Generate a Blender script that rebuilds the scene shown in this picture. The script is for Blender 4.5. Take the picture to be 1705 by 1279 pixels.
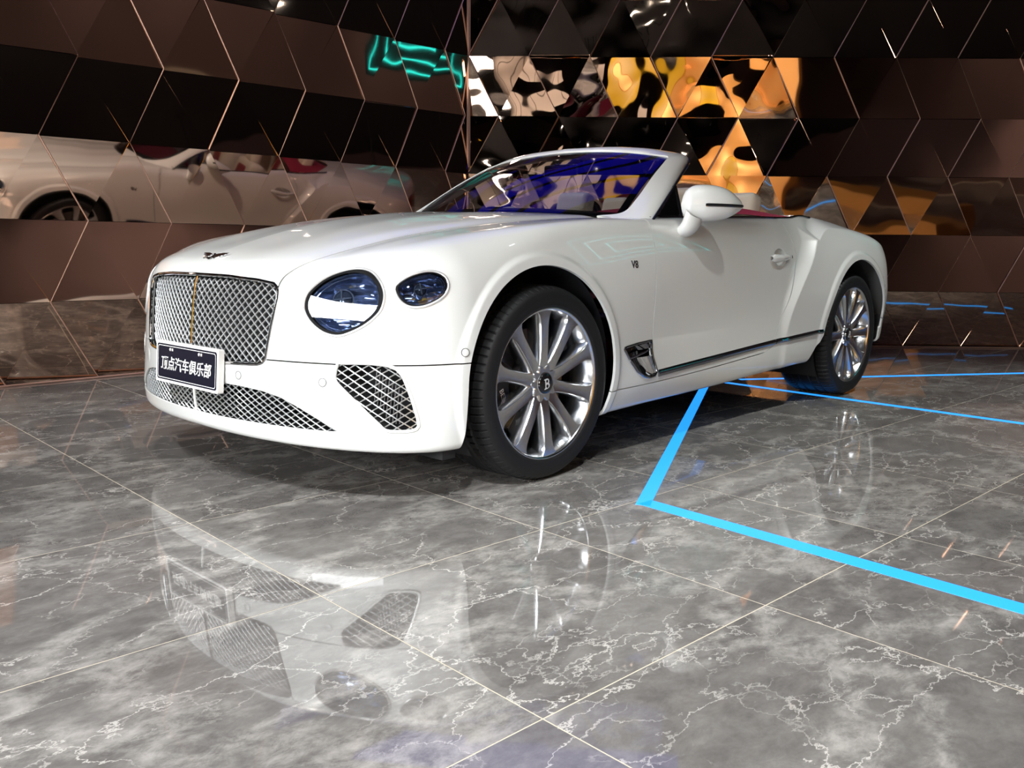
import bpy, bmesh, math, random
import numpy as np
from mathutils import Vector, Matrix

for _o in list(bpy.data.objects): bpy.data.objects.remove(_o)
SC = bpy.context.scene
COL = SC.collection

# ---------------------------------------------------------------- camera
def _cam():
    yaw, pitch, roll = .74555, -.155797, .009581
    fw = np.array([math.cos(pitch) * math.cos(yaw), math.cos(pitch) * math.sin(yaw), math.sin(pitch)])
    r = np.cross(fw, [0, 0, 1]); r /= np.linalg.norm(r); u = np.cross(r, fw)
    r, u = r * math.cos(roll) + u * math.sin(roll), u * math.cos(roll) - r * math.sin(roll)
    cd = bpy.data.cameras.new('camera'); cd.sensor_fit = 'HORIZONTAL'; cd.sensor_width = 36
    cd.lens = 36 * 1458.855 / 1705; cd.clip_start = .05; cd.clip_end = 200
    co = bpy.data.objects.new('camera', cd); COL.objects.link(co)
    M = Matrix([[r[0], u[0], -fw[0], -2.51284], [r[1], u[1], -fw[1], -3.08625], [r[2], u[2], -fw[2], .890134], [0, 0, 0, 1]])
    co.matrix_world = M
    SC.camera = co
_cam()

# ---------------------------------------------------------------- world and exposure
W = bpy.data.worlds.new('hall_dark'); SC.world = W; W.use_nodes = True
_bg = W.node_tree.nodes['Background']; _bg.inputs[0].default_value = (.10, .10, .12, 1); _bg.inputs[1].default_value = .25
SC.view_settings.view_transform = 'Standard'; SC.view_settings.look = 'None'
SC.view_settings.exposure = 0.0; SC.view_settings.gamma = 1.0; SC.view_settings.use_curve_mapping = False
# ---------------------------------------------------------------- helpers
def tag(o, label=None, cat=None, group=None, kind=None):
    if label: o['label'] = label
    if cat: o['category'] = cat
    if group: o['group'] = group
    if kind: o['kind'] = kind
    return o
def empty(name, loc=(0, 0, 0), rz=0, parent=None):
    o = bpy.data.objects.new(name, None); COL.objects.link(o)
    o.location = loc; o.rotation_euler = (0, 0, rz); o.empty_display_size = .1
    if parent: o.parent = parent
    return o
def link(name, me, mat=None, parent=None):
    o = bpy.data.objects.new(name, me); COL.objects.link(o)
    if mat is not None:
        for m in (mat if isinstance(mat, (list, tuple)) else [mat]): me.materials.append(m)
    if parent: o.parent = parent
    return o
def mesh(name, V, F, smooth=True, normals=None, midx=None):
    me = bpy.data.meshes.new(name)
    V = np.asarray(V, float)
    me.from_pydata(V.tolist(), [], F.tolist() if hasattr(F, 'tolist') else F)
    if smooth: me.polygons.foreach_set('use_smooth', np.ones(len(me.polygons), bool))
    if midx is not None: me.polygons.foreach_set('material_index', np.asarray(midx, np.int32))
    me.update()
    if normals is not None: me.normals_split_custom_set_from_vertices(np.asarray(normals).tolist())
    return me
class MB:
    """collects shapes into one mesh"""
    def __init__(s): s.V = []; s.F = []; s.M = []; s.mi = 0
    def add(s, V, F):
        n = len(s.V); s.V += [tuple(map(float, v)) for v in V]; s.F += [tuple(int(i) + n for i in f) for f in F]; s.M += [s.mi] * len(F); return s
    def box(s, lo, hi, M=None):
        x0, y0, z0 = lo; x1, y1, z1 = hi
        V = [(x0, y0, z0), (x1, y0, z0), (x1, y1, z0), (x0, y1, z0), (x0, y0, z1), (x1, y0, z1), (x1, y1, z1), (x0, y1, z1)]
        if M is not None: V = [M @ Vector(v) for v in V]
        return s.add(V, [(0, 3, 2, 1), (4, 5, 6, 7), (0, 1, 5, 4), (1, 2, 6, 5), (2, 3, 7, 6), (3, 0, 4, 7)])
    def tube(s, P, r, n=8, closed=False, cap=True, up=None, sy=1.0):
        """round tube along polyline P; r scalar or list; sy flattens"""
        P = [Vector(p) for p in P]; m = len(P); rr = r if hasattr(r, '__len__') else [r] * m
        V = []; prev = None
        for i, p in enumerate(P):
            if closed: t = P[(i + 1) % m] - P[i - 1]
            else: t = P[min(i + 1, m - 1)] - P[max(i - 1, 0)]
            t = t.normalized() if t.length > 1e-9 else Vector((1, 0, 0))
            if up is not None: nrm = Vector(up)
            elif prev is None: nrm = Vector((0, 0, 1)) if abs(t.z) < .9 else Vector((1, 0, 0))
            else: nrm = prev
            nrm = (nrm - t * nrm.dot(t)).normalized(); b = t.cross(nrm); prev = nrm
            for k in range(n):
                a = 2 * math.pi * k / n; V.append(p + (nrm * math.cos(a) * sy + b * math.sin(a)) * rr[i])
        F = []
        for i in range(m if closed else m - 1):
            j = (i + 1) % m
            for k in range(n):
                l = (k + 1) % n; F.append((i * n + k, i * n + l, j * n + l, j * n + k))
        if cap and not closed: F.append(tuple(range(n))[::-1]); F.append(tuple(range((m - 1) * n, m * n)))
        return s.add(V, F)
    def lathe(s, prof, n=64, M=None, closed=False):
        """profile (r, h) turned round local z"""
        V = []; m = len(prof)
        for k in range(n):
            a = 2 * math.pi * k / n; c, q = math.cos(a), math.sin(a)
            for (r, h) in prof: V.append((r * c, r * q, h))
        if M is not None: V = [M @ Vector(v) for v in V]
        F = []
        for k in range(n):
            l = (k + 1) % n
            for i in range(m if closed else m - 1):
                j = (i + 1) % m; F.append((k * m + i, l * m + i, l * m + j, k * m + j))
        return s.add(V, F)
    def prism(s, poly, h0, h1, M=None):
        """extruded polygon (x, y) between heights"""
        n = len(poly); V = [(x, y, h0) for x, y in poly] + [(x, y, h1) for x, y in poly]
        if M is not None: V = [M @ Vector(v) for v in V]
        return s.add(V, [tuple(range(n))[::-1], tuple(range(n, 2 * n))] + [(i, (i + 1) % n, n + (i + 1) % n, n + i) for i in range(n)])
    def grid(s, G, flip=False):
        """G: rows of points"""
        R = len(G); C = len(G[0]); V = [p for row in G for p in row]
        F = [(i * C + j, i * C + j + 1, (i + 1) * C + j + 1, (i + 1) * C + j) for i in range(R - 1) for j in range(C - 1)]
        if flip: F = [f[::-1] for f in F]
        return s.add(V, F)
    def build(s, name, mat=None, parent=None, smooth=True, bevel=0, angle=35, sub=0):
        me = mesh(name, s.V, s.F, smooth, midx=s.M)
        o = link(name, me, mat, parent)
        if bevel:
            b = o.modifiers.new('bevel', 'BEVEL'); b.width = bevel; b.segments = 2; b.limit_method = 'ANGLE'; b.angle_limit = math.radians(40); b.harden_normals = False
        if sub:
            q = o.modifiers.new('sub', 'SUBSURF'); q.levels = q.render_levels = sub
        if smooth and not sub:
            try: me.set_sharp_from_angle(angle=math.radians(angle))
            except Exception: pass
        return o
def fixnormals(o):
    bm = bmesh.new(); bm.from_mesh(o.data); bmesh.ops.recalc_face_normals(bm, faces=bm.faces); bm.to_mesh(o.data); bm.free(); return o

# ---------------------------------------------------------------- materials
def mat(name, col=(.8, .8, .8), rough=.5, metal=0, coat=0, coat_rough=.03, spec=.5, emit=None, es=0, trans=0, ior=1.45, alpha=1):
    m = bpy.data.materials.new(name); m.use_nodes = True; b = m.node_tree.nodes['Principled BSDF']
    b.inputs['Base Color'].default_value = (*col, 1); b.inputs['Roughness'].default_value = rough; b.inputs['Metallic'].default_value = metal
    b.inputs['Coat Weight'].default_value = coat; b.inputs['Coat Roughness'].default_value = coat_rough
    b.inputs['Specular IOR Level'].default_value = spec; b.inputs['IOR'].default_value = ior
    if trans: b.inputs['Transmission Weight'].default_value = trans
    if emit: b.inputs['Emission Color'].default_value = (*emit, 1); b.inputs['Emission Strength'].default_value = es
    if alpha < 1: b.inputs['Alpha'].default_value = alpha
    return m
def nd(m, t, **k):
    n = m.node_tree.nodes.new(t)
    for a, b in k.items(): setattr(n, a, b)
    return n
def lk(m, a, b): m.node_tree.links.new(a, b)
def bsdf(m): return m.node_tree.nodes['Principled BSDF']

M_PAINT = mat('white_paint', (.722, .735, .722), .34, 0, 1.0, .02)
M_CHROME = mat('chrome', (.82, .83, .85), .07, 1)
M_DCHROME = mat('dark_chrome', (.30, .30, .32), .12, 1)
M_BLACK = mat('gloss_black', (.006, .006, .007), .15, 0, .6)
M_MATBLACK = mat('matt_black', (.008, .008, .009), .7)
M_RUBBER = mat('tyre_rubber', (.018, .018, .019), .55)
M_CREAM = mat('cream_leather', (.72, .68, .58), .45)
M_RED = mat('burgundy_leather', (.22, .012, .035), .5)
M_GREY = mat('grey_metal', (.20, .20, .21), .35, .9)
M_TAIL = mat('tail_red', (.35, .01, .012), .1, 0, 1)
M_SEAL = mat('seal_gloss', (.01, .01, .02), .12, 0, 1)
M_REDCLOTH = mat('burgundy_cloth', (.30, .018, .05), .8)
M_BLUELINE = mat('blue_glass_edge', (.01, .01, .25), .1, 0, 1)
# ---------------------------------------------------------------- car body surface (pure numpy)
# car frame: x runs from the front axle (0) to the rear axle (2.851), y = 0 is the centre plane,
# the side nearer the camera is negative y, z is up.  a = |y|.
def spl(xk, yk, xq):
    """natural cubic spline, yk may have trailing dims"""
    xk = np.asarray(xk, float); yk = np.asarray(yk, float); xq = np.asarray(xq, float)
    n = len(xk); h = np.diff(xk)
    A = np.eye(n); B = np.zeros_like(yk)
    for i in range(1, n - 1):
        A[i, i - 1] = h[i - 1]; A[i, i] = 2 * (h[i - 1] + h[i]); A[i, i + 1] = h[i]
        B[i] = 6 * ((yk[i + 1] - yk[i]) / h[i] - (yk[i] - yk[i - 1]) / h[i - 1])
    M = np.linalg.solve(A, B.reshape(n, -1)).reshape(yk.shape)
    q = np.clip(xq, xk[0], xk[-1])
    i = np.clip(np.searchsorted(xk, q) - 1, 0, n - 2)
    sh = q.shape + (1,) * (yk.ndim - 1)
    hh = h[i].reshape(sh); b = ((q - xk[i]) / h[i]).reshape(sh); a = 1 - b
    return a * yk[i] + b * yk[i + 1] + ((a**3 - a) * M[i] + (b**3 - b) * M[i + 1]) * hh**2 / 6

class Tab2:
    def __init__(s, xk, zk, T, nx, nz):
        s.x0, s.x1, s.z0, s.z1, s.nx, s.nz = xk[0], xk[-1], zk[0], zk[-1], nx, nz
        D = spl(xk, np.array(T, float), np.linspace(s.x0, s.x1, nx))
        s.D = spl(zk, D.T.copy(), np.linspace(s.z0, s.z1, nz)).T.copy()
    def __call__(s, x, z):
        u = np.clip((x - s.x0) / (s.x1 - s.x0), 0, 1) * (s.nx - 1); v = np.clip((z - s.z0) / (s.z1 - s.z0), 0, 1) * (s.nz - 1)
        i = np.minimum(u.astype(int), s.nx - 2); j = np.minimum(v.astype(int), s.nz - 2)
        fu = u - i; fv = v - j; D = s.D
        return (D[i, j] * (1 - fu) + D[i + 1, j] * fu) * (1 - fv) + (D[i, j + 1] * (1 - fu) + D[i + 1, j + 1] * fu) * fv

class Tab1:
    def __init__(s, xk, yk, n=2000):
        s.x = np.linspace(xk[0], xk[-1], n); s.y = spl(xk, yk, s.x)
    def __call__(s, x): return np.interp(x, s.x, s.y)

def sstep(a, b, x):
    t = np.clip((x - a) / (b - a), 0, 1); return t * t * (3 - 2 * t)
def smax(a, b, k):
    h = np.maximum(k - np.abs(a - b), 0) / k
    return np.maximum(a, b) + h * h * k * .25

SIDE = Tab2([-.47, -.1, .35, .8, 1.3, 1.8, 2.2, 2.6, 3.0, 3.4, 3.9],
            [.15, .25, .40, .55, .70, .85, .95, 1.06],
 [[.955, .965, .972, .972, .962, .930, .895, .85],
  [.955, .965, .975, .977, .967, .945, .915, .87],
  [.930, .955, .972, .974, .965, .945, .920, .885],
  [.900, .945, .950, .945, .948, .940, .918, .875],
  [.900, .945, .950, .942, .945, .938, .915, .868],
  [.900, .945, .952, .945, .945, .935, .910, .863],
  [.900, .940, .958, .955, .950, .935, .905, .858],
  [.930, .950, .975, .980, .975, .955, .920, .855],
  [.930, .960, .980, .985, .980, .960, .920, .845],
  [.920, .955, .975, .975, .965, .940, .895, .820],
  [.900, .940, .960, .955, .940, .910, .870, .800]], 1800, 400)
TOP = Tab2([-1.0, -.85, -.7, -.5, -.25, 0, .3, .6, .9, 1.5, 2.1, 2.5, 2.9, 3.3, 3.6, 3.9],
           [0, .3, .5, .62, .75, .88, 1.0],
 [[.725, .712, .670, .630, .595, .555, .51],
  [.833, .825, .790, .760, .730, .700, .65],
  [.891, .885, .863, .840, .820, .800, .76],
  [.946, .940, .922, .907, .894, .882, .85],
  [.995, .988, .967, .953, .943, .933, .90],
  [1.028, 1.02, 1.00, .986, .976, .968, .94],
  [1.046, 1.041, 1.025, 1.012, 1.003, .995, .97],
  [1.052, 1.048, 1.037, 1.028, 1.018, 1.008, .98],
  [1.055, 1.052, 1.044, 1.036, 1.028, 1.018, .99],
  [1.06, 1.06, 1.055, 1.05, 1.045, 1.04, 1.02],
  [1.09, 1.09, 1.085, 1.08, 1.07, 1.062, 1.04],
  [1.10, 1.10, 1.097, 1.092, 1.085, 1.06, 1.02],
  [1.10, 1.098, 1.09, 1.08, 1.06, 1.02, .98],
  [1.07, 1.066, 1.055, 1.04, 1.01, .97, .92],
  [1.03, 1.025, 1.01, .99, .95, .90, .85],
  [.96, .955, .94, .92, .88, .83, .78]], 1800, 300)
XF = Tab1([.10, .20, .25, .40, .52, .65, .776, .85, .95, 1.1], [-.90, -.925, -.935, -.945, -.944, -.932, -.910, -.885, -.82, -.68])
XS = Tab1([.10, .25, .45, .75, 1.1], [-.47, -.46, -.42, -.40, -.40])
XE = 3.15
XR = Tab1([.10, .3, .5, .7, .85, 1.0, 1.1], [3.80, 3.88, 3.905, 3.90, 3.87, 3.82, 3.75])
MF = Tab1([.10, .25, .45, .75, 1.1], [2.2, 2.15, 2.05, 2.01, 1.99])
ZB = Tab1([-1.0, -.9, -.5, .3, 1.3, 2.2, 3.0, 3.4, 3.6, 3.9], [.205, .205, .195, .20, .218, .245, .27, .32, .335, .34])
HAUNCH = np.array([(2.0, .42), (2.07, .613), (2.222, .791), (2.357, .941), (2.46, .992), (2.68, 1.012), (2.91, 1.008), (3.106, .985), (3.4, .90), (3.7, .80)])
HX = Tab1(HAUNCH[:4, 1], HAUNCH[:4, 0])     # flank: x as function of z
HZ = Tab1(HAUNCH[3:, 0], HAUNCH[3:, 1])
SHUT = Tab1([-1.0, -.9, -.85, -.82, -.767, -.678, -.575, -.429, -.267, -.1, .1, .465, .9], [.455, .46, .467, .490, .523, .549, .566, .583, .598, .611, .624, .640, .66])
ARF = (-.03, .402, .421)                    # front wheel arch x, z, radius
ARR = (2.835, .402, .43)

def a_side(x, z):
    A = SIDE(np.maximum(x, -.47), z)
    # wheel arch flares: a proud lip round each opening
    for (cx, cz, r) in (ARF, ARR):
        d = np.sqrt((x - cx)**2 + (z - cz)**2)
        A = A + .011 * (1 - sstep(r + .030, r + .055, d))
    # rear haunch stands proud of the quarter panel
    g = np.minimum((x + .025 - HX(z)) * .8, (HZ(np.maximum(x, 2.3)) - z))
    t = np.clip((g + .080) / .080, 0, 1); st = t * t * (1 - .35 * t) / .65
    A = A + .036 * st * sstep(1.9, 2.0, x) * (1 - sstep(3.3, 3.8, x)) * (.25 + .75 * sstep(.36, .66, z)) - .014 * sstep(1.9, 2.2, x) * (1 - sstep(2.9, 3.3, x)) * (1 - st) * sstep(.42, .6, z) - .022 * (1 - st) * sstep(2.30, 2.5, x) * (1 - sstep(2.95, 3.25, x)) * sstep(.85, .95, z)
    # lower door: crease, then the surface flares out again towards the sill
    A = A + .011 * (1 - np.exp(-np.maximum(.492 + .02 * (x - .7) - z, 0) / .045)) * sstep(.35, .62, x) * (1 - sstep(.75, 1.6, x)) * sstep(.22, .33, z)
    return A

def Fbody(P):
    x = P[..., 0]; a = np.abs(P[..., 1]); z = P[..., 2]
    A = a_side(x, z)
    xs = XS(z); qf = np.clip((xs - x) / (xs - XF(z)), 0, 3)
    qr = np.clip((x - XE) / (XR(z) - XE), 0, 3)
    q = np.maximum(qf, qr)
    m = np.where(qf > 0, MF(z), 2.4)
    N = ((a / A)**m + q**m)**(1 / m)
    gs = (N - 1) * (.45 + .5 * np.clip(a / A, 0, 1))
    fb = 1 - sstep(.6, .9, x)
    T = TOP(x, a) - fb * (.028 * (np.sqrt(a * a + 2.5e-5) - .03) * (a < .35) * (1 - sstep(.1, .35, a)) + .011 * np.exp(-((a - SHUT(x)) / .05)**2) * sstep(-.8, -.5, x))
    gt = (z - T) * .95
    k = .05 + .10 * sstep(-.95, -.6, x) * (1 - sstep(-.45, .1, x)) * sstep(.4, .7, a) - .024 * sstep(2.2, 2.45, x) * sstep(.6, .75, a)
    F = smax(gs, gt, k)
    return smax(F, ZB(x) - z, .03)

def raycast(O, D, t0, t1, n=400, f=Fbody):
    """first entry along rays from outside"""
    ts = np.linspace(t0, t1, n); hit = np.full(len(D), np.nan)
    prev = f(O + D * ts[0])
    lo = np.full(len(D), np.nan)
    for a, b in zip(ts[:-1], ts[1:]):
        cur = f(O + D * b)
        m = np.isnan(lo) & (prev > 0) & (cur <= 0); lo[m] = a; prev = cur
    h = ts[1] - ts[0]; hi = lo + h
    for _ in range(22):
        mid = (lo + hi) / 2; v = f(O + D * np.nan_to_num(mid)[:, None]); ins = v <= 0
        hi = np.where(ins, mid, hi); lo = np.where(ins, lo, mid)
    return O + D * hi[:, None]

def normal(P, f=Fbody, e=.004):
    N = np.stack([f(P + np.eye(3)[i] * e) - f(P - np.eye(3)[i] * e) for i in range(3)], -1)
    return N / np.maximum(np.linalg.norm(N, axis=-1, keepdims=True), 1e-9)

CAMP = dict(f=1458.855, yaw=.74555, pitch=-.155797, roll=.009581, C=(-2.51284, -3.08625, .890134))
def cam_axes():
    yaw, pitch, roll = CAMP['yaw'], CAMP['pitch'], CAMP['roll']
    fw = np.array([math.cos(pitch) * math.cos(yaw), math.cos(pitch) * math.sin(yaw), math.sin(pitch)])
    r = np.cross(fw, [0, 0, 1]); r /= np.linalg.norm(r); u = np.cross(r, fw)
    r, u = r * math.cos(roll) + u * math.sin(roll), u * math.cos(roll) - r * math.sin(roll)
    return fw, r, u
# ---------------------------------------------------------------- body mesh
def clip(V, T, f):
    """keep the part of the triangle mesh where f > 0"""
    ins = f > 0; k = ins[T].sum(1)
    keep = T[k == 3]; out = [keep]; newV = []; base = len(V); edges = {}
    part = T[(k == 1) | (k == 2)]
    if len(part) == 0:
        Tn = keep
    else:
        i3 = ins[part]; cnt = i3.sum(1)
        # rotate so that the odd vertex comes first
        odd = np.where(cnt == 1, np.argmax(i3, 1), np.argmin(i3, 1))
        r = np.stack([part[np.arange(len(part)), (odd + j) % 3] for j in range(3)], 1)
        def cut(a, b):
            lo = np.minimum(a, b); hi = np.maximum(a, b); return lo.astype(np.int64) * (len(V) + 1) + hi
        e1 = cut(r[:, 0], r[:, 1]); e2 = cut(r[:, 0], r[:, 2])
        ue, inv = np.unique(np.concatenate([e1, e2]), return_inverse=True)
        lo = ue // (len(V) + 1); hi = ue % (len(V) + 1)
        t = f[lo] / (f[lo] - f[hi]); newV = V[lo] + (V[hi] - V[lo]) * t[:, None]
        n1 = base + inv[:len(e1)]; n2 = base + inv[len(e1):]
        one = cnt == 1; two = ~one
        out.append(np.stack([r[one, 0], n1[one], n2[one]], 1))
        out.append(np.stack([n1[two], r[two, 1], r[two, 2]], 1)); out.append(np.stack([n1[two], r[two, 2], n2[two]], 1))
        V = np.concatenate([V, newV]); Tn = np.concatenate(out)
    used = np.unique(Tn); mp = np.full(len(V), -1); mp[used] = np.arange(len(used))
    return V[used], mp[Tn]

def body_grid():
    OX, XB = -.35, 3.2
    cols = []
    for al in np.linspace(0, 90, 190): cols.append((OX, -math.cos(math.radians(al)), math.sin(math.radians(al))))
    for x in np.arange(OX + .009, XB, .009): cols.append((x, 0, 1))
    for al in np.linspace(90, 180, 80)[1:]: cols.append((XB, -math.cos(math.radians(al)), math.sin(math.radians(al))))
    ph = np.radians(np.concatenate([np.linspace(-30, 34, 150), np.linspace(34, 90, 90)[1:]]))
    nC, nR = len(cols), len(ph); c = np.array(cols)
    O = np.zeros((nC, nR, 3)); O[..., 0] = c[:, None, 0]; O[..., 2] = .5
    D = np.zeros((nC, nR, 3)); D[..., 0] = c[:, None, 1] * np.cos(ph); D[..., 1] = c[:, None, 2] * np.cos(ph); D[..., 2] = np.sin(ph)
    lo = np.zeros((nC, nR)); hi = np.full((nC, nR), 1.7)
    for _ in range(20):
        mid = (lo + hi) / 2; v = Fbody(O + D * mid[..., None]) <= 0
        lo = np.where(v, mid, lo); hi = np.where(v, hi, mid)
    V = (O + D * hi[..., None]).reshape(-1, 3)
    V[:nR, 1] = 0; V[-nR:, 1] = 0
    V.reshape(nC, nR, 3)[:, -1, 1] = 0
    i, j = np.meshgrid(np.arange(nC - 1), np.arange(nR - 1), indexing='ij'); q = (i * nR + j).ravel()
    T = np.concatenate([np.stack([q, q + 1, q + nR + 1], 1), np.stack([q, q + nR + 1, q + nR], 1)])
    return V, T     # half body at +y, outward winding fixed later

def poly_sdf(px, pz, poly):
    """signed distance to a closed polygon, positive inside"""
    poly = np.asarray(poly, float); d = np.full(px.shape, 1e9); ins = np.zeros(px.shape, bool)
    for (x0, z0), (x1, z1) in zip(poly, np.roll(poly, -1, 0)):
        ex, ez = x1 - x0, z1 - z0; t = np.clip(((px - x0) * ex + (pz - z0) * ez) / (ex * ex + ez * ez + 1e-12), 0, 1)
        d = np.minimum(d, np.hypot(px - x0 - t * ex, pz - z0 - t * ez))
        c = ((z0 > pz) != (z1 > pz)) & (px < ex * (pz - z0) / (ez if abs(ez) > 1e-12 else 1e-12) + x0); ins ^= c
    return np.where(ins, d, -d)
def round_poly(P, n=64):
    """closed Catmull-Rom through points"""
    P = np.asarray(P, float); m = len(P); out = []
    for i in range(m):
        p0, p1, p2, p3 = P[i - 1], P[i], P[(i + 1) % m], P[(i + 2) % m]
        for t in np.linspace(0, 1, max(2, n // m), endpoint=False):
            out.append(.5 * (2 * p1 + (p2 - p0) * t + (2 * p0 - 5 * p1 + 4 * p2 - p3) * t * t + (3 * p1 - p0 - 3 * p2 + p3) * t**3))
    return np.array(out)

def panel_mesh(name, V, T, both=False, side=1, depth=.012):
    """white shell of a body panel with folded-in edges.  V is on the +y half."""
    N = normal(V)
    a, b, c = V[T[:, 0]], V[T[:, 1]], V[T[:, 2]]
    fl = (np.cross(b - a, c - a) * N[T[:, 0]]).sum(1) < 0
    T = np.where(fl[:, None], T[:, ::-1], T)
    # boundary edges
    E = np.concatenate([T[:, [0, 1]], T[:, [1, 2]], T[:, [2, 0]]]).astype(np.int64)
    key = np.minimum(E[:, 0], E[:, 1]) * len(V) + np.maximum(E[:, 0], E[:, 1])
    u, idx, cnt = np.unique(key, return_index=True, return_counts=True)
    B = E[idx[cnt == 1]]
    B = B[~((np.abs(V[B[:, 0], 1]) < 1e-4) & (np.abs(V[B[:, 1], 1]) < 1e-4))]
    p0, p1 = V[B[:, 0]], V[B[:, 1]]; wn = np.cross(p1 - p0, N[B[:, 0]]); ln = np.linalg.norm(wn, axis=1, keepdims=True)
    ok = ln[:, 0] > 1e-7; B, p0, p1, wn = B[ok], p0[ok], p1[ok], wn[ok] / ln[ok]
    q0, q1 = p0 - N[B[:, 0]] * depth, p1 - N[B[:, 1]] * depth; nb = len(B); n0 = len(V)
    # soft rolled edge: small chamfer first
    W = np.concatenate([p0, p1, q1, q0]); WN = np.concatenate([wn] * 4); k = np.arange(nb)
    WT = np.concatenate([np.stack([k, k + 3 * nb, k + 2 * nb], 1), np.stack([k, k + 2 * nb, k + nb], 1)]) + n0
    V2 = np.concatenate([V, W]); N2 = np.concatenate([N, WN]); T2 = np.concatenate([T, WT])
    if both:
        n = len(V2); Vm = V2 * [1, -1, 1]; Nm = N2 * [1, -1, 1]
        V2 = np.concatenate([V2, Vm]); N2 = np.concatenate([N2, Nm]); T2 = np.concatenate([T2, T2[:, ::-1] + n])
    elif side < 0:
        V2 = V2 * [1, -1, 1]; N2 = N2 * [1, -1, 1]; T2 = T2[:, ::-1]
    return mesh(name, V2, T2, True, N2)
# ---------------------------------------------------------------- the car: painted panels
CAR = empty('convertible_car', (0, 0, 0))
tag(CAR, 'white two-door convertible with chrome mesh grille parked on the marble floor', 'car')
G = .0023
DF = Tab1([.15, .30, .349, .42, .509, .665, .794, .884, .961, 1.003, 1.1], [.735, .727, .712, .702, .699, .711, .719, .724, .722, .732, .77])
DR = Tab1([.30, .335, .35, .382, .428, .49, .616, .743, .841, .906, .977, 1.048, 1.12], [1.50, 1.66, 1.74, 1.845, 1.886, 1.915, 1.999, 2.08, 2.123, 2.125, 2.092, 2.044, 2.0])
ZD = Tab1([0, .35, .728, 1.298, 1.73, 2.4], [.300, .302, .307, .327, .350, .385])
GRILLE = np.array([(-.2, .470), (0, .468), (.2, .470), (.341, .475), (.40, .479), (.424, .488), (.434, .505), (.449, .599), (.466, .711), (.465, .742), (.445, .757), (.372, .767), (.21, .777), (0, .779), (-.21, .777)])
HEAD = np.array([(.577, .674), (.577, .714), (.593, .745), (.626, .783), (.665, .805), (.702, .811), (.745, .801), (.784, .773), (.809, .737), (.815, .699), (.805, .665), (.772, .627), (.726, .599), (.690, .591), (.645, .603), (.603, .634)])
SMALL = np.array([(-.646, .744), (-.632, .766), (-.594, .791), (-.549, .805), (-.517, .802), (-.498, .785), (-.497, .759), (-.512, .732), (-.540, .710), (-.583, .691), (-.619, .690), (-.641, .710)])
FOG = np.array([(.703, .502), (.75, .504), (.796, .504), (.838, .499), (.862, .486), (.877, .464), (.890, .426), (.904, .378), (.916, .326), (.920, .296), (.914, .281), (.895, .278), (.862, .278), (.845, .283), (.826, .307), (.769, .368), (.715, .420), (.697, .439), (.693, .456), (.697, .485)])
LOWG = np.array([(-.2, .265), (.2, .265), (.363, .266), (.496, .266), (.60, .266), (.705, .267), (.718, .271), (.700, .282), (.646, .311), (.58, .343), (.501, .374), (.417, .390), (.324, .397), (.242, .399), (0, .400), (-.2, .400)])
VENT = np.array([(.468, .470), (.474, .478), (.577, .487), (.690, .491), (.680, .458), (.685, .426), (.722, .352), (.700, .336), (.660, .333), (.620, .341), (.564, .370), (.51, .42)])
HEAD_S, SMALL_S = round_poly(HEAD, 96), round_poly(SMALL, 72)

HCUP = (1.915, .846, .078, .046)     # door handle recess: x, z, radii
f_cup = lambda x, a, z: (np.hypot((x - HCUP[0]) / HCUP[2], (z - HCUP[1]) / HCUP[3]) - 1) * HCUP[3]
def sd_arch(x, z):
    cx, cz, r = ARF
    d = np.where((z < cz) & (x < cx), np.abs(x - cx) - r - (cz - z) * .06, np.hypot(x - cx, z - cz) - r)
    cx, cz, r = ARR
    e = np.where((z < cz) & (x < cx), (cx - x) - r - (cz - z) * .8, np.hypot(x - cx, z - cz) - r)
    e = np.where((z < cz) & (x > cx), (x - cx) - r + .02, e)
    return np.minimum(d, e)
def xglass(a): return .55 + .37 * a * a          # base line of the windscreen
def sd_cockpit(x, a):
    """positive inside the opening of the cockpit"""
    fr = x - (xglass(a) + .035)
    rr = 2.62 - .5 * np.maximum(a - .45, 0)**2 * 4 - x
    return np.minimum(np.minimum(fr, rr), .842 - .03 * sstep(1.9, 2.5, x) - a)

BV, BT = body_grid()
def cut(fs, V=None, T=None):
    V = BV if V is None else V; T = BT if T is None else T
    for f in fs:
        V, T = clip(V, T, f(V[:, 0], V[:, 1], V[:, 2]))
    return V, T
f_bon = lambda x, a, z: np.minimum(SHUT(x) - a, np.minimum(z - .738, .95 - x))
f_gr = lambda x, a, z: np.where(x < -.5, -poly_sdf(a, z, GRILLE), 1.)
f_head = lambda x, a, z: np.where(x < -.4, -poly_sdf(a, z, HEAD_S), 1.)
f_small = lambda x, a, z: -poly_sdf(x, z, SMALL_S)
f_fog = lambda x, a, z: np.where(x < -.3, -poly_sdf(a, z, FOG), 1.)
f_low = lambda x, a, z: np.where(x < -.5, -poly_sdf(a, z, LOWG), 1.)
f_arch = lambda x, a, z: np.where(a > .3, sd_arch(x, z), 1.)
f_vent = lambda x, a, z: -poly_sdf(x, z, VENT)

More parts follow.
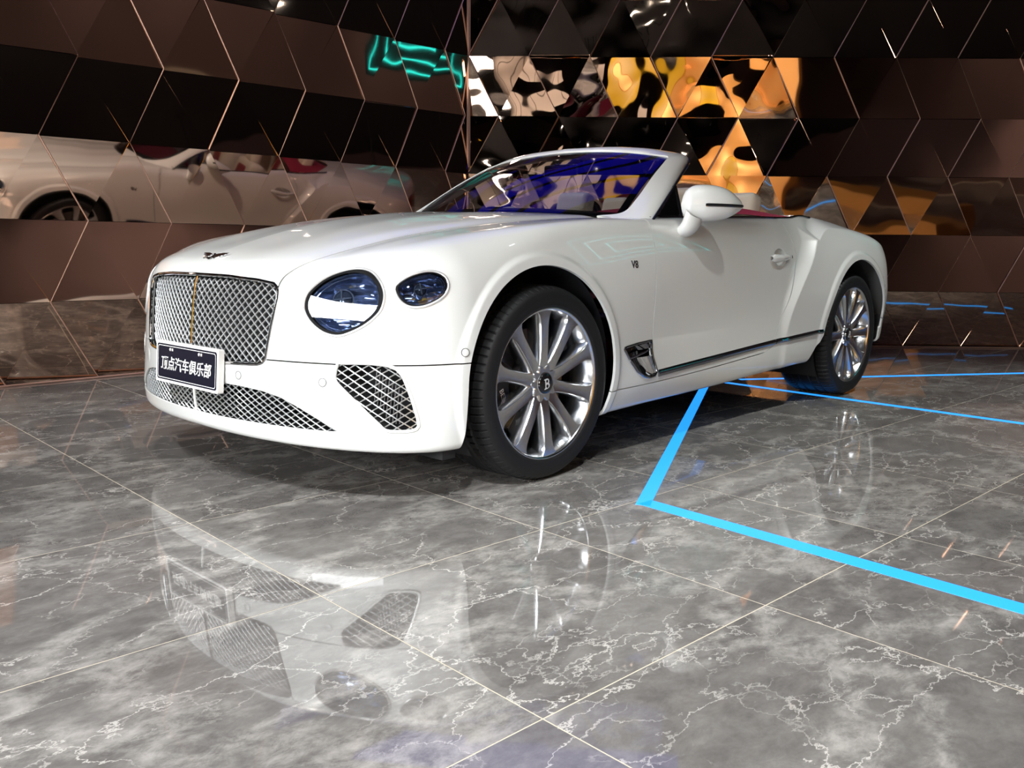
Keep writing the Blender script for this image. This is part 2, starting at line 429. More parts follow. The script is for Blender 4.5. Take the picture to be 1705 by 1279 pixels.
V, T = cut([lambda x, a, z: f_bon(x, a, z) - G, lambda x, a, z: xglass(a) - .012 - x, f_gr])
link('bonnet', panel_mesh('bonnet', V, T, both=True), M_PAINT, CAR)
fend = cut([lambda x, a, z: .95 - x, lambda x, a, z: -f_bon(x, a, z) - G, lambda x, a, z: np.where(x < -.1, z - .497 - G, z - ZD(x) - G), lambda x, a, z: np.maximum(DF(z) - G - x, np.where((a < .86) & (z > .97), .02, -.02)),
            lambda x, a, z: np.where(z > .9, np.maximum(a - .66, xglass(a) - x), 1.), f_gr, f_head, f_small, f_fog, f_vent, f_arch])
bump = cut([lambda x, a, z: .5 - x, lambda x, a, z: np.where(x < 0, .497 - G - z, -1.), f_gr, f_fog, f_low, f_arch])
link('front_bumper', panel_mesh('front_bumper', *bump, both=True), M_PAINT, CAR)
door = cut([lambda x, a, z: x - DF(z) - G, lambda x, a, z: DR(z) - G - x, lambda x, a, z: z - ZD(x) - G, f_vent, f_cup, lambda x, a, z: -np.where(z > .8, sd_cockpit(np.full_like(x, 1.5), a), -1.)])
quart = cut([lambda x, a, z: np.maximum(x - DR(z) - G, ZD(x) - G - z), lambda x, a, z: x - .1, f_arch, lambda x, a, z: -np.where(z > .8, sd_cockpit(x, a), -1.),
             lambda x, a, z: np.maximum(z - .455 - G, 3.0 - x), lambda x, a, z: np.maximum(a - .60, 2.9 - x)])
for sd_, nm in ((-1, 'near'), (1, 'far')):
    link('front_fender', panel_mesh('front_fender', *fend, side=sd_), M_PAINT, CAR)
    link('door', panel_mesh('door', *door, side=sd_), M_PAINT, CAR)
    link('rear_quarter', panel_mesh('rear_quarter', *quart, side=sd_), M_PAINT, CAR)
boot = cut([lambda x, a, z: .60 - 2 * G - a, lambda x, a, z: x - 2.9 - 2 * G, lambda x, a, z: z - .5])
link('boot_lid', panel_mesh('boot_lid', *boot, both=True), M_PAINT, CAR)
rbump = cut([lambda x, a, z: x - 3.0, lambda x, a, z: np.where(a < .598, .5 - G, .455 - G) - z, f_arch])
link('rear_bumper', panel_mesh('rear_bumper', *rbump, both=True), M_PAINT, CAR)
# ---------------------------------------------------------------- wheels
def wheel_proto(width):
    """wheel round local z (outer face towards +z), origin at the hub centre in the plane of the rim lip"""
    P = {}
    w = width; R = .375; n = 450
    # tyre: outer sidewall at h = +.012, tread runs inwards
    prof = [(.286, -.004), (.292, .004), (.300, .008), (.306, .0075), (.318, .011), (.330, .0125), (.336, .0115), (.345, .0105), (.352, .007), (.358, .002),
            (.364, -.006), (.369, -.017), (.372, -.030)]
    tread = [(.3735, -.030 - (w - .06) * k) for k in np.linspace(0, 1, 30)]
    for i in range(len(tread)):
        r, h = tread[i]; u = i / 29
        g = any(abs(u - c) < .021 for c in (.16, .38, .62, .84))
        tread[i] = (r + .0015 * (1 - (2 * u - 1)**4) - (.009 if g else 0), h)
    inner = [(.369, -w + .017), (.358, -w), (.33, -w - .008), (.29, -w + .004)]
    full = prof + tread + inner; m = len(full); V = []; F = []
    for k in range(n):
        t = 2 * math.pi * k / n; ph = k % 6
        for i, (r, h) in enumerate(full):
            rr = r
            if ph == 0 and (10 <= i <= 16 or 19 <= i <= 23 or 36 <= i <= 40): rr -= .005     # cross sipes
            V.append((rr * math.cos(t), rr * math.sin(t), h))
    for k in range(n):
        l = (k + 1) % n
        for i in range(m - 1): F.append((k * m + i, l * m + i, l * m + i + 1, k * m + i + 1))
    P['tyre'] = mesh('tyre', V, F, True); P['tyre'].set_sharp_from_angle(angle=math.radians(24)); P['tyre'].materials.append(M_TYRE)
    b = MB()
    b.lathe([(.2925, -.006), (.2925, .000), (.290, .0025), (.286, .002), (.2815, -.003), (.276, -.012), (.268, -.035), (.258, -.06), (.252, -.12), (.256, -w + .01), (.285, -w + .004), (.29, -w + .004)], 160)
    P['rim'] = mesh('rim', b.V, b.F, True); P['rim'].materials.append(M_WHEEL)
    # one spoke along +x
    st = []
    for r, wt, wb, ht, hb in ((.040, .050, .060, -.026, -.060), (.070, .046, .058, -.022, -.062), (.095, .040, .056, -.018, -.066), (.13, .0375, .056, -.014, -.070), (.18, .0385, .058, -.0105, -.074), (.225, .042, .063, -.008, -.074),
                               (.25, .049, .071, -.0065, -.068), (.266, .060, .084, -.0055, -.058), (.276, .078, .098, -.005, -.045), (.283, .086, .103, -.0045, -.036)):
        st.append([(r, -wb / 2, hb), (r, -wb / 2 * .97, (ht + hb) / 2), (r, -wt / 2 - .0035, ht - .005), (r, -wt / 2, ht), (r, -wt / 4, ht - .001), (r, wt / 4, ht - .001), (r, wt / 2, ht), (r, wt / 2 + .0035, ht - .005), (r, wb / 2 * .97, (ht + hb) / 2), (r, wb / 2, hb)])
    b = MB(); b.grid(st, flip=True); P['spoke'] = mesh('spoke', b.V, b.F, True); P['spoke'].set_sharp_from_angle(angle=math.radians(30)); P['spoke'].materials.append(M_WHEEL)
    b = MB()
    pts = [(.062 + .010 * math.cos(10 * 2 * math.pi * k / 100)) for k in range(100)]
    poly = [(r * math.cos(2 * math.pi * k / 100), r * math.sin(2 * math.pi * k / 100)) for k, r in enumerate(pts)]
    b.prism(poly, -.065, -.0185); b.lathe([(.043, -.0187), (.043, -.0165), (.040, -.016), (.0395, -.018)], 48)
    P['hub'] = mesh('hub', b.V, b.F, True); P['hub'].set_sharp_from_angle(angle=math.radians(30)); P['hub'].materials.append(M_WHEEL)
    b = MB(); b.lathe([(.0395, -.03), (.0395, -.012), (.037, -.0095), (.02, -.0085), (0, -.0083)], 48); P['centre_cap'] = mesh('centre_cap', b.V, b.F, True); P['centre_cap'].materials.append(M_BLACK)
    b = MB(); b.lathe([(.205, -.105), (.205, -.13), (.11, -.13), (.11, -.105), (.205, -.105)], 72); b.lathe([(.11, -.104), (.11, -.07), (0, -.07)], 48)
    P['brake_disc'] = mesh('brake_disc', b.V, b.F, False); P['brake_disc'].materials.append(M_GREY)
    # caliper: a thick arc block in front of the disc
    G0 = []
    for a in np.linspace(-38, 38, 15):
        a = math.radians(a); c, s = math.cos(a), math.sin(a)
        G0.append([(r * c, r * s, h) for r, h in ((.135, -.14), (.132, -.085), (.142, -.076), (.205, -.074), (.222, -.084), (.228, -.14))])
    b = MB(); b.grid(G0); b.add(G0[0], [(0, 1, 2, 3, 4, 5)]); b.add(G0[-1], [(5, 4, 3, 2, 1, 0)])
    P['brake_caliper'] = mesh('brake_caliper', b.V, b.F, True); P['brake_caliper'].set_sharp_from_angle(angle=math.radians(35)); P['brake_caliper'].materials.append(M_CALIPER)
    return P

def emblem_B(scale, h0, h1, name='emblem'):
    """silver letter B with two counters, built flat in local xy"""
    b = MB(); N = 40
    out = []
    # outline of a bold B: straight back, two lobes
    pts = [(-.62, -1.0), (.15, -1.0), (.55, -.92), (.80, -.62), (.80, -.32), (.55, -.02), (.66, .22), (.66, .55), (.45, .88), (.10, 1.0), (-.62, 1.0), (-.80, .95), (-.45, .75), (-.45, -.75), (-.80, -.95)]
    out = [(x * scale + y * scale * .12, y * scale) for x, y in pts]
    me_b = MB(); me_b.prism(out, h0, h1)
    me_b.mi = 1
    for cx, cy, r in ((.08, -.50, .34), (.06, .48, .28)):
        me_b.lathe([(r * scale, h1 - .0001), (r * scale, h1 + .0004), (0, h1 + .0004)], 24, Matrix.Translation((cx * scale + cy * scale * .12, cy * scale, 0)))
    me = mesh(name, me_b.V, me_b.F, False, midx=me_b.M); me.materials.append(M_SILVER); me.materials.append(M_BLACK)
    return me

M_TYRE = mat('tyre_rubber', (.010, .010, .011), .55, spec=.35)
M_WHEEL = mat('polished_alloy', (.74, .75, .77), .2, 1)
M_SILVER = mat('silver', (.80, .80, .81), .4, .4)
M_CALIPER = mat('black_caliper', (.012, .012, .014), .3, 0, .4)
E_B = emblem_B(.0195, -.0095, -.0072)
WP = {.275: wheel_proto(.275), .315: wheel_proto(.315)}
def text_mesh(s, size, extrude=.0008, offset=0, shear=0, name='lettering', space=1.0):
    cu = bpy.data.curves.new(name, 'FONT'); cu.body = s; cu.size = size; cu.extrude = extrude; cu.offset = offset; cu.shear = shear; cu.align_x = 'CENTER'; cu.align_y = 'CENTER'; cu.resolution_u = 4; cu.space_character = space
    o = bpy.data.objects.new('tmp_text', cu); COL.objects.link(o)
    bpy.context.view_layer.update()
    me = bpy.data.meshes.new_from_object(o.evaluated_get(bpy.context.evaluated_depsgraph_get())); bpy.data.objects.remove(o); bpy.data.curves.remove(cu)
    me.name = name; me.materials.clear(); return me
CAL_T = text_mesh('BENTLEY', .030, .0006); CAL_T.materials.append(M_SILVER)
for (x, width, yl, rot) in ((0, .275, .955, 0), (2.851, .315, .968, 18)):
    P = WP[width]
    for s in (-1, 1):
        # local z -> outward
        ang = math.radians(90)
        Mw = Matrix.Translation((x, s * yl, .3745)) @ Matrix.Rotation(-s * ang, 4, 'X')
        def child(nm, me, par, Mloc=None):
            o = bpy.data.objects.new(nm, me); COL.objects.link(o); o.parent = par
            if Mloc is not None: o.matrix_local = Mloc
            return o
        root = bpy.data.objects.new('wheel', P['rim']); COL.objects.link(root); root.parent = CAR; root.matrix_local = Mw
        child('tyre', P['tyre'], root)
        for k in range(10): child('spoke', P['spoke'], root, Matrix.Rotation(math.radians(36 * k + 90 + rot + (4 if x == 0 else 0)), 4, 'Z'))
        child('hub', P['hub'], root, Matrix.Rotation(math.radians(rot), 4, 'Z')); child('centre_cap', P['centre_cap'], root)
        child('emblem', E_B, root, Matrix.Rotation(math.radians(12 if s < 0 else -12), 4, 'Z') if x == 0 else Matrix.Rotation(math.radians(-15), 4, 'Z'))
        child('brake_disc', P['brake_disc'], root)
        ca = 190 if s < 0 else -10
        if x > 1: ca = 180 - ca
        child('brake_caliper', P['brake_caliper'], root, Matrix.Rotation(math.radians(ca), 4, 'Z'))
        if s < 0: child('caliper_lettering', CAL_T, root, Matrix.Rotation(math.radians(ca + 12), 4, 'Z') @ Matrix.Translation((.175, 0, -.0735)) @ Matrix.Rotation(math.radians(90), 4, 'Z'))
# wheel wells and underbody
for (cx, cz, r), w in ((ARF, .34), (ARR, .36)):
    for s in (-1, 1):
        b = MB(); G0 = []
        for a in np.linspace(-35, 215, 40):
            a = math.radians(a); rr = r + .012
            G0.append([(cx + rr * math.cos(a), s * y, cz + rr * math.sin(a)) for y in (.93, .60)] + [(cx + .02 * math.cos(a), s * .60, cz + .02 * math.sin(a))])
        b.grid(G0); b.build('wheel_well', M_MATBLACK, CAR)
b = MB(); b.box((-.70, -.60, .21), (3.5, .60, .235)); b.box((-.45, -.56, .22), (3.3, .56, .55)); b.box((.45, -.88, .225), (2.15, .88, .27)); b.build('underbody', M_MATBLACK, CAR, smooth=False)
for s in (-1, 1):
    b = MB(); b.box((-.53, s * .86 - .075, .165), (-.47, s * .86 + .075, .26)); b.build('air_deflector', M_MATBLACK, CAR, smooth=False)
# ---------------------------------------------------------------- front end: grilles, lamps, plate, badges
def front_x(a, z, inset=0.):
    """x of the front skin at lateral a and height z"""
    a = np.asarray(a, float); z = np.asarray(z, float); lo = np.full(np.broadcast(a, z).shape, -1.2); hi = np.full(lo.shape, -.1)
    for _ in range(26):
        mid = (lo + hi) / 2; v = Fbody(np.stack(np.broadcast_arrays(mid, a, z), -1)) <= 0
        hi = np.where(v, mid, hi); lo = np.where(v, lo, mid)
    P = np.stack(np.broadcast_arrays(hi, a, z), -1)
    if inset: P = P - normal(P) * inset
    return P
def side_y(x, z, off=0.):
    x = np.asarray(x, float); z = np.asarray(z, float); lo = np.full(np.broadcast(x, z).shape, .3); hi = np.full(lo.shape, 1.3)
    for _ in range(26):
        mid = (lo + hi) / 2; v = Fbody(np.stack(np.broadcast_arrays(x, mid, z), -1)) <= 0
        lo = np.where(v, mid, lo); hi = np.where(v, hi, mid)
    P = np.stack(np.broadcast_arrays(x, lo, z), -1)
    if off: P = P + normal(P) * off
    return P
def mirror(P): return np.asarray(P) * [1, -1, 1]
def resample(P, step, closed=True):
    P = np.asarray(P, float); Q = np.vstack([P, P[:1]]) if closed else P
    d = np.r_[0, np.cumsum(np.linalg.norm(np.diff(Q, axis=0), axis=1))]; n = max(4, int(d[-1] / step)); t = np.linspace(0, d[-1], n, endpoint=not closed)
    return np.stack([np.interp(t, d, Q[:, i]) for i in range(Q.shape[1])], -1)

ZM = .40
_as = np.linspace(-.97, .97, 400)
def arc_table(zm):
    P = front_x(np.abs(_as), np.full_like(_as, zm)); d = np.r_[0, np.cumsum(np.hypot(np.diff(P[:, 0]), np.diff(_as)))]
    return d - np.interp(0, _as, d)
def wires(poly, zm, pitch, slope, inset, rad, weave=0., step=.006, both_sides=False, sym=True, half=None, flat=.55):
    """diamond mesh of crossing wires on the front skin, clipped by an outline in (y, z)"""
    U = arc_table(zm); b = MB(); poly = np.asarray(poly)
    u0, u1 = np.interp(poly[:, 0].min(), _as, U), np.interp(poly[:, 0].max(), _as, U); z0, z1 = poly[:, 1].min(), poly[:, 1].max()
    for fam in (1, -1):
        ks = [fam * slope * uu - zz for uu in (u0, u1) for zz in (z0, z1)]
        vp = pitch * slope
        for k in np.arange(math.floor(min(ks) / vp), math.ceil(max(ks) / vp) + 1):
            u = np.arange(u0, u1, step * .8); z = fam * slope * u - k * vp
            y = np.interp(u, U, _as); ins = poly_sdf(y, z, poly) > -.001
            run = []
            for i in range(len(u) + 1):
                if i < len(u) and ins[i]: run.append(i); continue
                if len(run) >= 2:
                    r = np.array(run); P = front_x(np.abs(y[r]), z[r]); N = normal(P); ph = u[r] / pitch * 2 * math.pi * 1.0
                    off = -inset + weave * np.cos(u[r] * 2 * math.pi / pitch + (0 if fam > 0 else math.pi)) + (.0012 * fam if not weave else 0)
                    P = P + N * off[:, None]; P[:, 1] = P[:, 1] * np.sign(y[r] + 1e-12)
                    P[:, 1] = np.where(y[r] < 0, -np.abs(P[:, 1]), np.abs(P[:, 1]))
                    b.tube(P, rad, 6, cap=True, up=(-1, 0, .2), sy=flat)
                run = []
    return b
def frame_tube(pts3, r, name, mt, parent, n=8, flat=.6, closed=True):
    b = MB(); b.tube(pts3, r, n, closed=closed, up=None, sy=1); return b.build(name, mt, parent)
def backing(poly, inset, name, mt, parent):
    """dark cavity behind an opening: the outline shrunk onto a deeper surface plus side walls"""
    poly = np.asarray(poly); P = front_x(np.abs(poly[:, 0]), poly[:, 1]); P[:, 1] = poly[:, 0]
    c = P.mean(0); B = P * [1, 1, 1] + [inset, 0, 0]
    b = MB(); n = len(P); Q = c + (B - c) * .97 + 0; Q[:, 0] = P[:, 0] + inset
    b.add(np.vstack([P + [.012, 0, 0], Q]), [(i, (i + 1) % n, n + (i + 1) % n, n + i) for i in range(n)])
    cen = Q.mean(0); cen[0] = Q[:, 0].min()
    b.add(np.vstack([Q, cen[None]]), [(i, (i + 1) % n, n) for i in range(n)])
    return b.build(name, mt, parent, smooth=False)

M_GRMESH = mat('grille_chrome', (.78, .79, .80), .28, .84)
M_DARK = mat('cavity_black', (.004, .004, .005), .8)
# --- main grille (symmetric outline)
half = GRILLE[1:14]
GFULL = np.vstack([half, [(-a, z) for a, z in half[::-1][1:-1]]])
GS = resample(GFULL, .012)
def on_front(P2, off):
    P = front_x(np.abs(P2[:, 0]), P2[:, 1]); N = normal(P); P = P + N * off; P[:, 1] = np.sign(P2[:, 0]) * P[:, 1]; return P
gr = frame_tube(on_front(GS, -.002), .0065, 'main_grille', M_CHROME, CAR, 10)
SHR = GFULL * [.985, 1] + [0, 0]; SHR[:, 1] = .623 + (SHR[:, 1] - .623) * .97
o = wires(SHR, .62, .036, .86, .020, .0024, weave=0, step=.006, flat=2.0).build('grille_mesh', M_GRMESH, gr); o['kind'] = 'stuff'
backing(GFULL * [.97, 1], .085, 'grille_cavity', M_DARK, gr)
zc = np.linspace(.475, .772, 20); b = MB(); b.tube([(float(front_x(0., z, .008)[..., 0]), 0, z) for z in zc], .0045, 8); b.build('grille_centre_bar', M_CHROME, gr)
# --- lower intake
lh = LOWG[1:14]; LFULL = np.vstack([[(0, .265)], lh, [(0, .400)], [(-a, z) for a, z in lh[::-1]]])
LS = resample(LFULL, .012)
lw = frame_tube(on_front(LS, -.004), .0045, 'lower_grille', M_PAINT, CAR, 8)
o = wires(LFULL, .33, .0415, .56, .014, .0021, step=.008, flat=1.6).build('grille_mesh', M_GRMESH, lw); o['kind'] = 'stuff'
backing(LFULL, .10, 'grille_cavity', M_DARK, lw)
b = MB(); zc = np.linspace(.262, .402, 12); b.tube([(float(front_x(0., z, .010)[..., 0]), 0, z) for z in zc], .006, 8); b.build('grille_centre_bar', M_PAINT, lw)
# radiator fins behind the lower opening
for z in np.linspace(.285, .375, 4):
    b = MB(); A = np.linspace(-.55, .55, 23); pp = front_x(np.abs(A), np.full_like(A, z), .05); pp[:, 1] = A
    ins = poly_sdf(np.abs(A), np.full_like(A, z), LOWG) > .01
    if ins.sum() > 2: b.tube(pp[ins], .004, 4); b.build('radiator_slat', M_DCHROME, lw)
# --- side intakes
for s in (-1, 1):
    FS = resample(FOG, .010) * [s, 1]
    fg = frame_tube(on_front(FS, -.002), .0065, 'side_intake', M_PAINT, CAR, 8)
    o = wires(FOG * [s, 1], .39, .046, .60, .012, .0021, step=.008, flat=1.6).build('grille_mesh', M_GRMESH, fg); o['kind'] = 'stuff'
    backing(FOG * [s, 1], .12, 'intake_cavity', M_DARK, fg)
    b = MB()
    for k in range(9):
        y = .79 + .009 * k; z1 = .49 - .010 * k; z0 = max(.30, .37 - .012 * k); P0 = front_x(y, z0, .05); P1 = front_x(y, z1, .05)
        b.tube([(P0[0], s * y, z0), (P1[0], s * y, z1)], .0022, 4)
    b.build('cooler_fins', M_GREY, fg)
# --- parking sensors on the bumper
def disc_on(P, N, r, name, mt, parent, h=.0012, ring=None):
    N = Vector(N).normalized(); q = N.to_track_quat('Z', 'Y').to_matrix().to_4x4(); M = Matrix.Translation(Vector(P)) @ q
    b = MB(); b.lathe([(r, -.004), (r, h), (r * .9, h + .0006), (0, h + .0008)], 28, M)
    o = b.build(name, mt, parent)
    if ring:
        b = MB(); b.lathe([(r * 1.22, -.003), (r * 1.22, h * .8), (r * 1.05, h * .8), (r * 1.05, -.003)], 28, M); b.build(name + '_ring', ring, o)
    return o
M_RING = mat('sensor_gap', (.12, .12, .12), .5)
for (a, z) in ((.303, .432), (.656, .434)):
    for s in (-1, 1):
        P = front_x(a, z); N = normal(P[None])[0]; disc_on(P * [1, s, 1], N * [1, s, 1], .0125, 'parking_sensor', M_PAINT, CAR, ring=M_RING)
for s in (-1, 1):
    P = front_x(.473, .431); N = normal(P[None])[0]; disc_on(P * [1, s, 1], N * [1, s, 1], .030, 'tow_eye_cover', M_PAINT, CAR, h=.0002)
    P = side_y(-.463, .535); N = normal(P[None])[0]; disc_on(P * [1, s, 1], N * [1, s, 1], .0125, 'side_sensor', M_PAINT, CAR, ring=M_RING)

# --- headlamps
M_LENS = bpy.data.materials.new('lamp_glass'); M_LENS.use_nodes = True
_n = M_LENS.node_tree; _n.nodes.remove(_n.nodes['Principled BSDF']); _out = _n.nodes['Material Output']
_g = _n.nodes.new('ShaderNodeBsdfGlossy'); _g.inputs['Roughness'].default_value = .01; _t = _n.nodes.new('ShaderNodeBsdfTransparent'); _t.inputs[0].default_value = (.78, .84, .95, 1)
_f = _n.nodes.new('ShaderNodeFresnel'); _f.inputs[0].default_value = 1.75; _mx = _n.nodes.new('ShaderNodeMixShader')
_n.links.new(_f.outputs[0], _mx.inputs[0]); _n.links.new(_t.outputs[0], _mx.inputs[1]); _n.links.new(_g.outputs[0], _mx.inputs[2]); _n.links.new(_mx.outputs[0], _out.inputs[0])
M_CRYSTAL = mat('cut_crystal', (.55, .62, .75), .06, .85)
M_LAMPDARK = mat('lamp_housing', (.02, .024, .035), .25, .6)
M_WHITE = mat('white_plastic', (.75, .75, .72), .4)
def lamp(outline, proj, s, name, inner_c, label_depth):
    o2c = outline.mean(0)
    def sring(k, off):
        P = proj(o2c + (outline - o2c) * k); return P + normal(P) * off
    """outline: closed curve in the projection, proj: function to 3D surface points (on +y side)"""
    C3 = proj(outline); N = normal(C3); n = len(C3)
    rootb = MB(); rootb.tube((C3 + N * .001) * [1, s, 1], .0046, 10, closed=True)
    root = rootb.build(name, M_LAMPRING, CAR)
    c = C3.mean(0); ax = N.mean(0); ax /= np.linalg.norm(ax)
    def ring(k, d): return c + (C3 - c) * k - ax * d
    b = MB(); R_ = [sring(.985, .0005), sring(.97, .0022), sring(.90, .0022), sring(.885, .0004)]
    G_ = [np.vstack([r, r[:1]]) * [1, s, 1] for r in R_]; b.grid(G_, flip=s < 0); fixnormals(b.build('bezel', M_BEZEL, root))
    b = MB(); R_ = [ring(.885, .008), ring(.86, .02), ring(.80, .05), ring(.60, .075), ring(.02, .08)]
    b.grid([np.vstack([r, r[:1]]) * [1, s, 1] for r in R_], flip=s < 0); fixnormals(b.build('reflector_bowl', M_LAMPCUT, root))
    for k, d in ((.87, .012), (.80, .020)):
        b = MB(); r = ring(k, d) * [1, s, 1]; b.tube(r, .0022, 6, closed=True); b.build('light_ring', M_CRYSTAL, root)
    # projector
    e1 = np.cross(ax, [0, 0, 1.]); e1 /= np.linalg.norm(e1); e2 = np.cross(e1, ax)
    for (du, dv, rad) in inner_c:
        pc = c + e1 * du + e2 * dv - ax * .035
        M = Matrix.Translation(Vector(pc * [1, s, 1])) @ Vector(ax * [1, s, 1]).to_track_quat('Z', 'Y').to_matrix().to_4x4()
        b = MB(); b.lathe([(rad * 1.12, -.03), (rad * 1.12, .004), (rad, .006), (rad * .98, .0)], 32, M); b.build('projector_ring', M_CRYSTAL, root)
        b = MB(); b.lathe([(rad, -.002), (rad * .9, .008), (rad * .6, .015), (rad * .25, .019), (0, .0195)], 32, M); b.build('projector_lens', M_LENSDARK, root)
        b = MB()
        for q in (0, 90): b.box((-rad, -.0022, .016), (rad, .0022, .021), M @ Matrix.Rotation(math.radians(q + 8), 4, 'Z'))
        b.build('projector_cross', M_CRYSTAL, root, smooth=False)
    # glass cover: the body surface itself inside the outline
    return root, c, ax
M_BEZEL = mat('lamp_bezel', (.006, .006, .007), .55, spec=.12)
M_LAMPRING = mat('lamp_ring', (.82, .82, .82), .25, .6)
M_LENSDARK = mat('projector_glass', (.05, .06, .08), .03, .3, 1)
M_LAMPCUT = mat('cut_lamp_bowl', (.34, .40, .55), .2, .9)
_v = nd(M_LAMPCUT, 'ShaderNodeTexVoronoi'); _v.inputs['Scale'].default_value = 34; _bp = nd(M_LAMPCUT, 'ShaderNodeBump'); _bp.inputs['Strength'].default_value = 1.0; _bp.inputs['Distance'].default_value = .02
_tc = nd(M_LAMPCUT, 'ShaderNodeTexCoord'); _mp = nd(M_LAMPCUT, 'ShaderNodeMapping'); _mp.inputs['Scale'].default_value = (.35, .35, 1.4)
lk(M_LAMPCUT, _tc.outputs['Object'], _mp.inputs[0]); lk(M_LAMPCUT, _mp.outputs[0], _v.inputs['Vector']); lk(M_LAMPCUT, _v.outputs['Distance'], _bp.inputs['Height']); lk(M_LAMPCUT, _bp.outputs[0], bsdf(M_LAMPCUT).inputs['Normal'])
hp = lambda o: front_x(o[:, 0], o[:, 1])
sp = lambda o: side_y(o[:, 0], o[:, 1])
for s in (-1, 1):
    r1, c1, a1 = lamp(HEAD_S, hp, s, 'headlamp', [(-.022, .012, .034)], 0)
    lv = cut([lambda x, a, z: -f_head(x, a, z)]); me = panel_mesh('lens', *lv, side=s, depth=.003); link('lens', me, M_LENS, r1)
    r2, c2, a2 = lamp(SMALL_S, sp, s, 'indicator_lamp', [(-.006, .004, .020)], 0)
    lv = cut([lambda x, a, z: np.where((x > -.7) & (x < -.4) & (a > .6), -f_small(x, a, z), -1.)]); me = panel_mesh('lens', *lv, side=s, depth=.003); link('lens', me, M_LENS, r2)

# --- number plate: holder, navy plate, white border, lettering, screws
M_NAVY = mat('plate_navy', (.0065, .0075, .017), .5, spec=.04)
M_PLATEW = mat('plate_white', (.85, .85, .83), .45)
pl_c = Vector((-.962, 0, .440)); tilt = math.radians(4)
Mp = Matrix.Translation(pl_c) @ Matrix.Rotation(math.radians(-90), 4, 'Z') @ Matrix.Rotation(math.radians(90) - tilt, 4, 'X')   # local x right (as seen), y up, z out
def rrect(w, h, r, n=5):
    P = []
    for cx, cy, a0 in ((w / 2 - r, h / 2 - r, 0), (-w / 2 + r, h / 2 - r, 90), (-w / 2 + r, -h / 2 + r, 180), (w / 2 - r, -h / 2 + r, 270)):
        for k in range(n): a = math.radians(a0 + 90 * k / (n - 1)); P.append((cx + r * math.cos(a), cy + r * math.sin(a)))
    return P
b = MB(); b.prism(rrect(.475, .158, .006), -.022, 0.0); pl = b.build('number_plate', M_PLATEW, CAR, smooth=False); pl.matrix_local = Mp
def pchild(b_or_me, name, mt):
    if isinstance(b_or_me, MB): o = b_or_me.build(name, mt, pl, smooth=False)
    else: o = link(name, b_or_me, mt, pl)
    return o
b = MB(); b.prism(rrect(.452, .138, .010), 0, .0012); pchild(b, 'plate_face', M_NAVY)
b = MB()
o_, i_ = rrect(.440, .126, .010), rrect(.435, .121, .009); n_ = len(o_)
b.add([(x, y, .0016) for x, y in o_ + i_], [(k, (k + 1) % n_, n_ + (k + 1) % n_, n_ + k) for k in range(n_)]); pchild(b, 'plate_border', M_PLATEW)
tm = text_mesh('\u9876\u70b9\u6c7d\u8f66\u4ff1\u4e50\u90e8', .058, .0006, offset=.0006, shear=.12, space=1.0)
co = np.empty(len(tm.vertices) * 3); tm.vertices.foreach_get('co', co); co = co.reshape(-1, 3)
co[:, 0] = (co[:, 0] - (co[:, 0].min() + co[:, 0].max()) / 2) * (.385 / np.ptp(co[:, 0])); co[:, 1] = (co[:, 1] - (co[:, 1].min() + co[:, 1].max()) / 2) * (.052 / np.ptp(co[:, 1])) - .003; co[:, 2] += .0022
tm.vertices.foreach_set('co', co.ravel()); tm.update(); pchild(tm, 'plate_lettering', M_PLATEW)
for sx in (-.11, .11):
    b = MB(); b.lathe([(.006, 0), (.006, .003), (.004, .0042), (0, .0042)], 16, Matrix.Translation((sx - .008, .050, .001))); b.box((sx + .004, .045, .001), (sx + .013, .055, .0032)); pchild(b, 'plate_screw', M_SILVER)

# --- winged badge on the bonnet
def badge(scale, name, parent, P, N, up, flat=.003):
    """flying wings around a round boss, lying on the surface at P"""
    N = Vector(N).normalized(); up = Vector(up); up = (up - N * up.dot(N)).normalized(); rt = up.cross(N)
    M = Matrix(((rt.x, up.x, N.x, P[0]), (rt.y, up.y, N.y, P[1]), (rt.z, up.z, N.z, P[2]), (0, 0, 0, 1)))
    b = MB()
    for s in (-1, 1):
        for k in range(5):
            y0 = .17 - .075 * k; L = 1.0 - .13 * k
            pts = [(s * .14, y0), (s * (.55 * L), y0 + .07 + .03 * (2 - k) / 2), (s * L, y0 + .10 - .02 * k), (s * (L - .06), y0 + .035 - .02 * k), (s * .5 * L, y0 - .01), (s * .14, y0 - .055)]
            pts = [(x * scale, y * scale) for x, y in pts]
            if s < 0: pts = pts[::-1]
            b.prism(pts[::-1], 0, flat, M)
    o = b.build(name, M_CHROME, parent, smooth=False)
    b = MB(); b.lathe([(.17 * scale, 0), (.17 * scale, flat * 1.3), (.13 * scale, flat * 1.5), (0, flat * 1.5)], 28, M @ Matrix.Diagonal((1, 1.25, 1, 1))); b.build('badge_boss', M_BLACK, o)
    e = emblem_B(.115 * scale, flat * 1.5, flat * 1.9); link('badge_letter', e, None, o).matrix_local = M
    return o
zb = None
_x = -.838; _z = float(raycast(np.array([_x, 0., 1.5]), np.array([[0., 0., -1.]]), .2, 1.2, 300)[0, 2])
_N = normal(np.array([[_x, 1e-4, _z]]))[0]; badge(.093, 'wing_badge', CAR, (_x, 0, _z + .001), _N, (1, 0, .4), .004)
